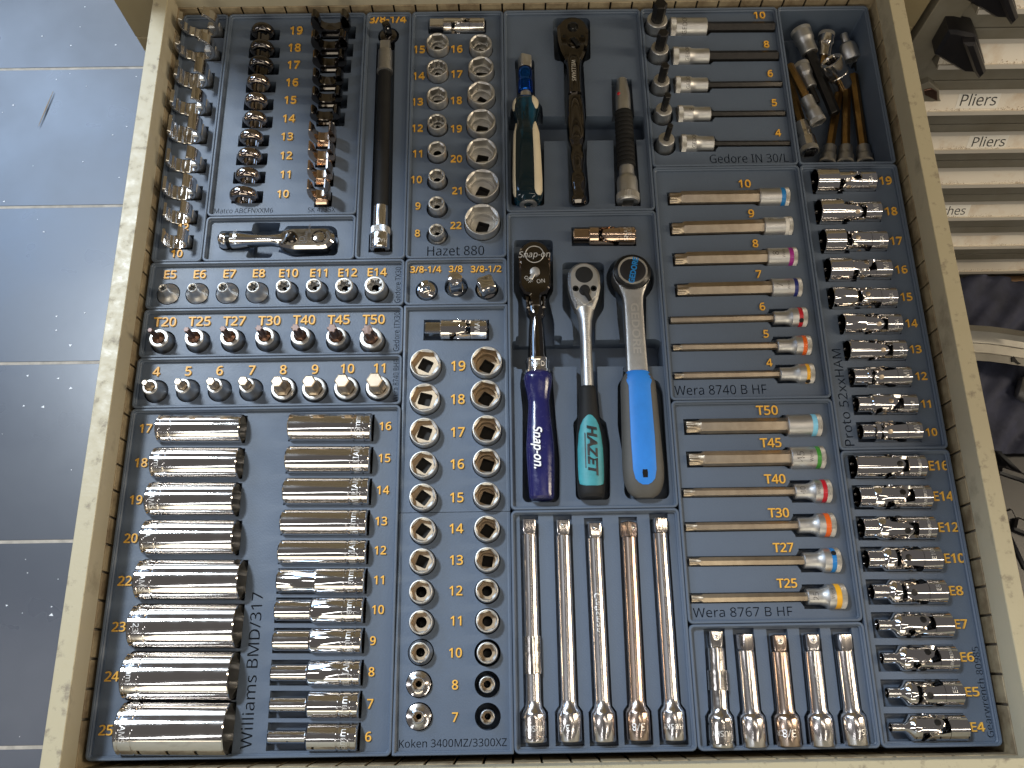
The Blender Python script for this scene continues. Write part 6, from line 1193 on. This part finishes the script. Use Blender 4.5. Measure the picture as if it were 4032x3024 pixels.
zs_ = [zs_[0]+(zs_[0]-zs_[1]), *zs_]; 
g = G(); box(g, 738, 1600, YC+6, 1250, -698, 40, 'grey'); ch(cg, ORG, 'body', g)
for i in range(8):
    z1, z0 = zs_[i]-1.0, zs_[i+1]+1.0; h = z1-z0; o = (738, YC, z0)
    d = G(); box(d, 739, 1600, YC, YC+5, z0, z1, 'grey', .6); db_ = ch(cg, ORG, 'drawer_front', d)
    off = Vector(ORG)
    def sub(name, f0, f1, y0, y1, k, b=.6, x0=739.5, x1=1599):
        g = G(); box(g, x0, x1, y0, y1, z1-h*f1, z1-h*f0, k, b); g.v = [(a-ORG[0], bb-ORG[1], c-ORG[2]) for a, bb, c in g.v]; return obj(name, g, db_)
    TA = .66                         # the label holder leans: its foot stands out from the drawer front
    sc_n = 1/sqrt(1+TA*TA); z_t = z1-h*.235; vt = pj((900, YC, z_t))[1]; vb = pj((900, YC, z1-h*.69))[1]; lo_s, hi_s = 0.0, h
    for _ in range(30):
        m_s = (lo_s+hi_s)/2
        if pj((900, YC-1-TA*m_s, z_t-m_s))[1] < vb: lo_s = m_s
        else: hi_s = m_s
    HS = m_s                         # drop of the holder
    def holder(name, s0, s1, up, k, x0=739.5, x1=1599, b=.4, verts=None):   # slab on the leaning face between drops s0 and s1, thickness up
        g = G(); n_ = Vector((0, -sc_n, TA*sc_n)); q = [(YC-1-TA*s_, z_t-s_) for s_ in (s0, s1)]
        P = [(q[0][0], q[0][1]), (q[1][0], q[1][1]), (q[1][0]+n_.y*up, q[1][1]+n_.z*up), (q[0][0]+n_.y*up, q[0][1]+n_.z*up)]
        V = [(x, y, z) for x in (x0, x1) for y, z in P]; g.add(V, [(0, 1, 2, 3), (7, 6, 5, 4), (0, 4, 5, 1), (1, 5, 6, 2), (2, 6, 7, 3), (3, 7, 4, 0)], k)
        g.v = [(a-ORG[0], bb-ORG[1], c-ORG[2]) for a, bb, c in g.v]; return obj(name, g, db_)
    holder('label_rail', -3.2, .4, 2.2, 'alu'); holder('label_strip', .4, HS-1.0, .6, 'paper'); holder('label_rail', HS-1.0, HS+2.6, 3.2, 'alu'); 
    g = G(); yb_, zb_ = YC-1-TA*(HS+2.6), z_t-HS-2.6
    g.add([(x, y, z) for x in (739.5, 1599) for y, z in ((yb_, zb_), (YC+.5, zb_-4), (YC+.5, z_t), (YC-1, z_t))], [(0, 1, 2, 3), (7, 6, 5, 4), (0, 4, 5, 1)], 'grey'); g.v = [(a-ORG[0], bb-ORG[1], c-ORG[2]) for a, bb, c in g.v]; obj('holder_back', g, db_)
    g = G(); random.seed(i)
    def onface(x, s_, up): return (x, YC-1-TA*s_-sc_n*up, z_t-s_+TA*sc_n*up)
    for q in range(800):
        x = random.uniform(739, 1320); s_ = random.uniform(.25, .75)*(1.6 if random.random() < .1 else 1); dd = HS-1.2-abs(random.gauss(0, 1.3))
        if sin(x*.05+i)+sin(x*.13+i*2) > random.uniform(-1.6, 1.2):
            p0, p1, p2, p3 = onface(x, dd, .62), onface(x+s_*1.6, dd+.2, .62), onface(x+s_*1.3, dd-s_, .62), onface(x+s_*.6, dd-s_*.4, .62+s_*.8)
            g.add([p0, p1, p2, p3], [(0, 1, 3), (1, 2, 3), (2, 0, 3)], 'dust')
    g.v = [(a-ORG[0], bb-ORG[1], c-ORG[2]) for a, bb, c in g.v]; setp(obj('sawdust', g, db_), kind='stuff')
    def hit(u, v):                   # photo point -> (x, drop) on the leaning face
        d = ray(u, v); o = CC; n_ = Vector((0, -sc_n, TA*sc_n)); p = Vector((0, YC-1, z_t)); t = (p-o).dot(n_)/d.dot(n_); q = o+d*t; return q.x, z_t-q.z
    def sticker(u0, u1, txt, tu0, tu1, vbase, vtop, whole=None):
        x0, _ = hit(u0, vbase); x1, _ = hit(u1, vbase); a0, sb = hit(tu0, vbase); a1, _ = hit(tu1, vbase); st_ = hit((tu0+tu1)/2, vtop)[1]; slen = (sb-st_)/sc_n
        if whole: k_ = text_data(whole)[2]/text_data(txt)[2]; a0 = a1-(a1-a0)*k_; x0 = a0-6; txt = whole
        holder('sticker', max(.6, st_-2.5), min(HS-1.4, sb+2.5), .75, 'label', x0, x1)
        V, F, wd = text_data(txt, 0, 0); sx = (a1-a0)/wd; g = G()
        g.add([onface((a0+a1)/2+x*sx, (sb+st_)/2-y*(sb-st_), .82) for x, y, q in V], F, 'ink'); g.v = [(a-ORG[0], bb-ORG[1], c-ORG[2]) for a, bb, c in g.v]; obj('label_lettering', g, db_)
    N_ = lambda x, y: ((3500+.4219*x)/K, (0+.4219*y)/K)
    if i == 2: sticker(N_(622, 0)[0], N_(1010, 0)[0], 'Pliers', N_(655, 0)[0], N_(985, 0)[0], N_(0, 985)[1], N_(0, 878)[1])
    if i == 3: sticker(N_(722, 0)[0], N_(1085, 0)[0], 'Pliers', N_(765, 0)[0], N_(1068, 0)[0], N_(0, 1366)[1], N_(0, 1277)[1])
    if i == 5: sticker(0, N_(735, 0)[0], 'hes', N_(540, 0)[0], N_(700, 0)[0], (600+.4219*580)/K, (600+.4219*504)/K, whole='Wrenches')
    if i in (0, 1):
        g = G(); N3 = (lambda x, y: aty(*N_(x, y), YC-22)) if i else (lambda x, y: aty(*N_(x+300, y-505), YC-22))
        P = [(q.x, q.z) for q in (N3(430, 525), N3(560, 300), N3(640, 300), N3(800, 335), N3(840, 420), N3(900, 610), N3(880, 650), N3(825, 690), N3(695, 685))]
        slab(g, P, YC-22, YC+2, 3, 'blackp'); P2 = [(q.x, q.z) for q in (N3(680, 345), N3(798, 340), N3(896, 612), N3(828, 684), N3(780, 612))]; slab(g, P2, YC-31, YC-20, 2.5, 'blackp')
        g.v = [(a-ORG[0], bb-ORG[1], c-ORG[2]) for a, bb, c in g.v]; obj('handle_end_cap', g, db_)
    if i == 2:
        g = G(); q = [aty(*N_(x, y), YC-8) for x, y in ((330, 845), (395, 830), (450, 860), (455, 945), (330, 885))]; slab(g, [(p.x, p.z) for p in q], YC-8, YC-6, .4, 'brownbit')
        q = [aty(*N_(x, y), YC-7) for x, y in ((375, 765), (470, 850), (475, 930), (548, 1030), (480, 1118), (330, 1115), (290, 800))]; slab(g, [(p.x, p.z) for p in q], YC-6.5, YC+1, .5, 'grey')
        g.v = [(a-ORG[0], bb-ORG[1], c-ORG[2]) for a, bb, c in g.v]; obj('broken_handle_end', g, db_)
g = G(); box(g, 738, 1600, YC+2, 1250, -698, zs_[-1]-1, 'grey'); ch(cg, ORG, 'plinth', g)

# things on the floor at the right
zf = -690
p = [at(1985+2*x, 0, 0) for x in (0,)]
g = G(); a = at(2140, 652, -640); b = at(2330, 668, -640); box(g, 1080, 1600, 640-60, 648, -640, -622, 'wood', 1); o_ = Vector((1300, 620, -640)); g.v = [(x-o_.x, y-o_.y, z-o_.z) for x, y, z in g.v]
obj('board', g, T=upright(o_), label='brown plywood edge lying at the foot of the grey cabinet', cat='board')
jr = empty('jacket', upright((1120, 520, -690)), label='dark navy quilted jacket lying on the floor at the foot of the grey cabinet', cat='jacket'); JO = (1120, 520, -690)
g = G(); nx, ny = 60, 44; V = []
def jz(x, y):
    u_ = (x*.62+(1010-y)*.78)/(62*.9)-.5; f = abs((u_ % 1)-.5)*2
    return -560-.22*(x-1060)-.06*(y-500)+10*sqrt(max(0, 1-f**4))+5*sin(x*.05+y*.03)+3.5*sin(x*.13-y*.11)+2*sin(x*.27+y*.31)
for j in range(ny+1):
    for i in range(nx+1):
        x = 940+460*i/nx; y = 330+290*j/ny; V.append((x-JO[0], y-JO[1], jz(x, y)-JO[2]-(28 if j == ny else 0)))
F = [(j*(nx+1)+i, j*(nx+1)+i+1, (j+1)*(nx+1)+i+1, (j+1)*(nx+1)+i) for j in range(ny) for i in range(nx)]
g.add(V, F, 'fabric'); obj('quilted_shell', g, jr, ang=80)
g = G()
for s_ in range(27, 50, 2):     # stitch rows run across the folds of the shell
    c0 = s_*.5*62*.9
    for q in range(90):
        x = 940+q*5.2; y = (c0-x*.62)/.78+0*x; y2 = (c0-(x+3.6)*.62)/.78
        y, y2 = 1010-y+0, 1010-y2
        if 335 < y < 612 and 335 < y2 < 612:
            g.add([(x-JO[0], y-JO[1]-.5, jz(x, y)+.7-JO[2]), (x-JO[0], y-JO[1]+.7, jz(x, y)+.7-JO[2]), (x+3.6-JO[0], y2-JO[1]+.7, jz(x+3.6, y2)+.7-JO[2]), (x+3.6-JO[0], y2-JO[1]-.5, jz(x+3.6, y2)+.7-JO[2])], [(0, 1, 2, 3)], 'thread')
obj('stitching', g, jr, kind='stuff')
lr = empty('metal_lid', upright((1120, 430, -700)), label='grey metal lid with a curved edge and a notch, in front of the navy jacket', cat='lid'); LO = (1120, 430, -700)
g = G(); zl = -480
def lidpt(u, v, z): q = at(u/K, v/K, z); return (q.x-LO[0], q.y-LO[1], q.z-LO[2])
us = [3700, 3790, 3840, 3900, 3960, 4040, 4120, 4250, 4400]
top = [1279, 1279, 1281, 1285, 1293, 1305, 1318, 1342, 1372]
rows_ = [(0, zl), (22, zl+3), (44, zl-3), (68, zl-6), (69, zl-9), (106, zl-10), (109, zl-6), (138, zl-6), (139, zl-12)]
V = [lidpt(u, t+dv_, z) for dv_, z in rows_ for u, t in zip(us, top)]
n_ = len(us); F = [(j*n_+i, j*n_+i+1, (j+1)*n_+i+1, (j+1)*n_+i) for j in range(len(rows_)-1) for i in range(n_-1)]
g.add(V, F, 'galv'); obj('rim', g, lr, ang=25)
g = G(); q = [lidpt(u, v, zl-4.5) for u, v in ((3983, 1405), (3992, 1402), (4008, 1424), (4020, 1432), (4010, 1434), (3996, 1424), (3984, 1424))]; 
V = q+[(a, b, c-4) for a, b, c in q]; n_ = len(q); g.add(V, [tuple(range(n_))]+[(i, (i+1) % n_, n_+(i+1) % n_, n_+i) for i in range(n_)], 'slot'); obj('notch', g, lr)
bt = empty('black_tote', upright((900, 200, -700)), label='black plastic tote full of dark shapes, in front of the grey metal lid', cat='tote'); BO = (900, 200, -700)
g = G(); box(g, 660-BO[0], 1500-BO[0], -500-BO[1], 470-BO[1], 0, 60, 'blackp', 3); obj('base', g, bt)
for i, (u0, v0, u1, v1, wd_, z, k) in enumerate([(3862, 1490, 4080, 1500, 9, -560, 'blackp'), (3870, 1560, 4100, 1830, 26, -570, 'blackp'), (3900, 1700, 4060, 1860, 34, -560, 'blackp'), (3930, 1850, 4080, 1900, 12, -555, 'blackp'), (3990, 2060, 4120, 2110, 20, -560, 'blackp'),
                                                 (3950, 2010, 4060, 2240, 22, -570, 'blackp')]):
    a, b = at(u0/K, v0/K, z), at(u1/K, v1/K, z); T = frame(a, b); g = G(); box(g, -wd_/2, wd_/2, -6, 6, 0, (b-a).length, k, 3)
    me = obj('rib', g, None); me.parent = bt; TT = T.copy(); TT.translation *= S; me.matrix_basis = bt.matrix_basis.inverted() @ TT
cs = empty('casting', upright(at(4085/K, 1560/K, -540)), label='grey rounded metal casting poking out of the black tote', cat='casting')
g = G(); tube(g, [(-30, 20, 14), (-26, 30, 20), (0, 36, 24), (30, 34, 22), (60, 26, 16), (64, 14, 8)], 'cast', 32, 2.6, T=Matrix.Rotation(radians(70), 4, 'Y') @ Matrix.Rotation(.4, 4, 'X')); obj('shell', g, cs)
g = G(); lathe(g, [(0, 5), (3, 5), (3, 2)], 'dark', 20, cap1=True, T=Matrix.Translation((-10, -16, 22))); obj('bolt', g, cs)

# ------------------------------------------------------------------ the floor
ZF = -700.0
g = G(); box(g, -3500, 3500, -3500, 3500, -12, -.7, 'grout'); fo = obj('floor', g, T=upright((0, 0, ZF)), kind='structure')
g = G(); box(g, -295+1.6, 295-1.6, -146.6+1.4, 146.6-1.4, -6, 0, 'tile', .5); tm = g.mesh('floor_tile')
for j in range(-3, 6):
    for i in range(-3, 0):
        y = -44+148.5+297*j; x = -230+590*i+295
        if x > -60: continue
        o = bpy.data.objects.new('tile', tm); COL.objects.link(o); o.parent = fo; o.location = (x*S, y*S, 0); o.scale = (1, 1.005, 1)
g = G()
for (x0, x1, y0, y1) in [(-230, 3500, -3500, 3500), (-3500, -230, -3500, -935), (-3500, -230, 1740, 3500), (-3500, -2000, -935, 1740)]: box(g, x0, x1, y0, y1, -5, -.4, 'tile')
obj('outer_tiling', g, fo)
random.seed(3); g = G()
for i in range(300):
    x = random.uniform(-1300, -150); y = random.uniform(-150, 1300)
    s_ = random.choice([1.0, 1.2, 1.6, 2.4]) * random.uniform(.5, 1.2); a = random.uniform(0, 6); 
    g.add([(x+s_*cos(a+q*2.1)*(1+.6*random.random()), y+s_*sin(a+q*2.1), .25+.5*random.random()) for q in range(3)], [(0, 1, 2)], 'white')
obj('dust_specks', g, T=upright((0, 0, ZF)), kind='stuff')
a, b = at(83, 273, ZF+3), at(115, 197, ZF+3); g = G(); tube(g, [(0, .4, .3), (30, 1.3, .8), ((b-a).length*.5, 1.7, 1.0), ((b-a).length-30, 1.2, .8), ((b-a).length, .5, .3)], 'splint', 8)
obj('splinter', g, T=frame(a, b), label='thin pale wood splinter lying on the blue-grey floor tiles', cat='splinter')
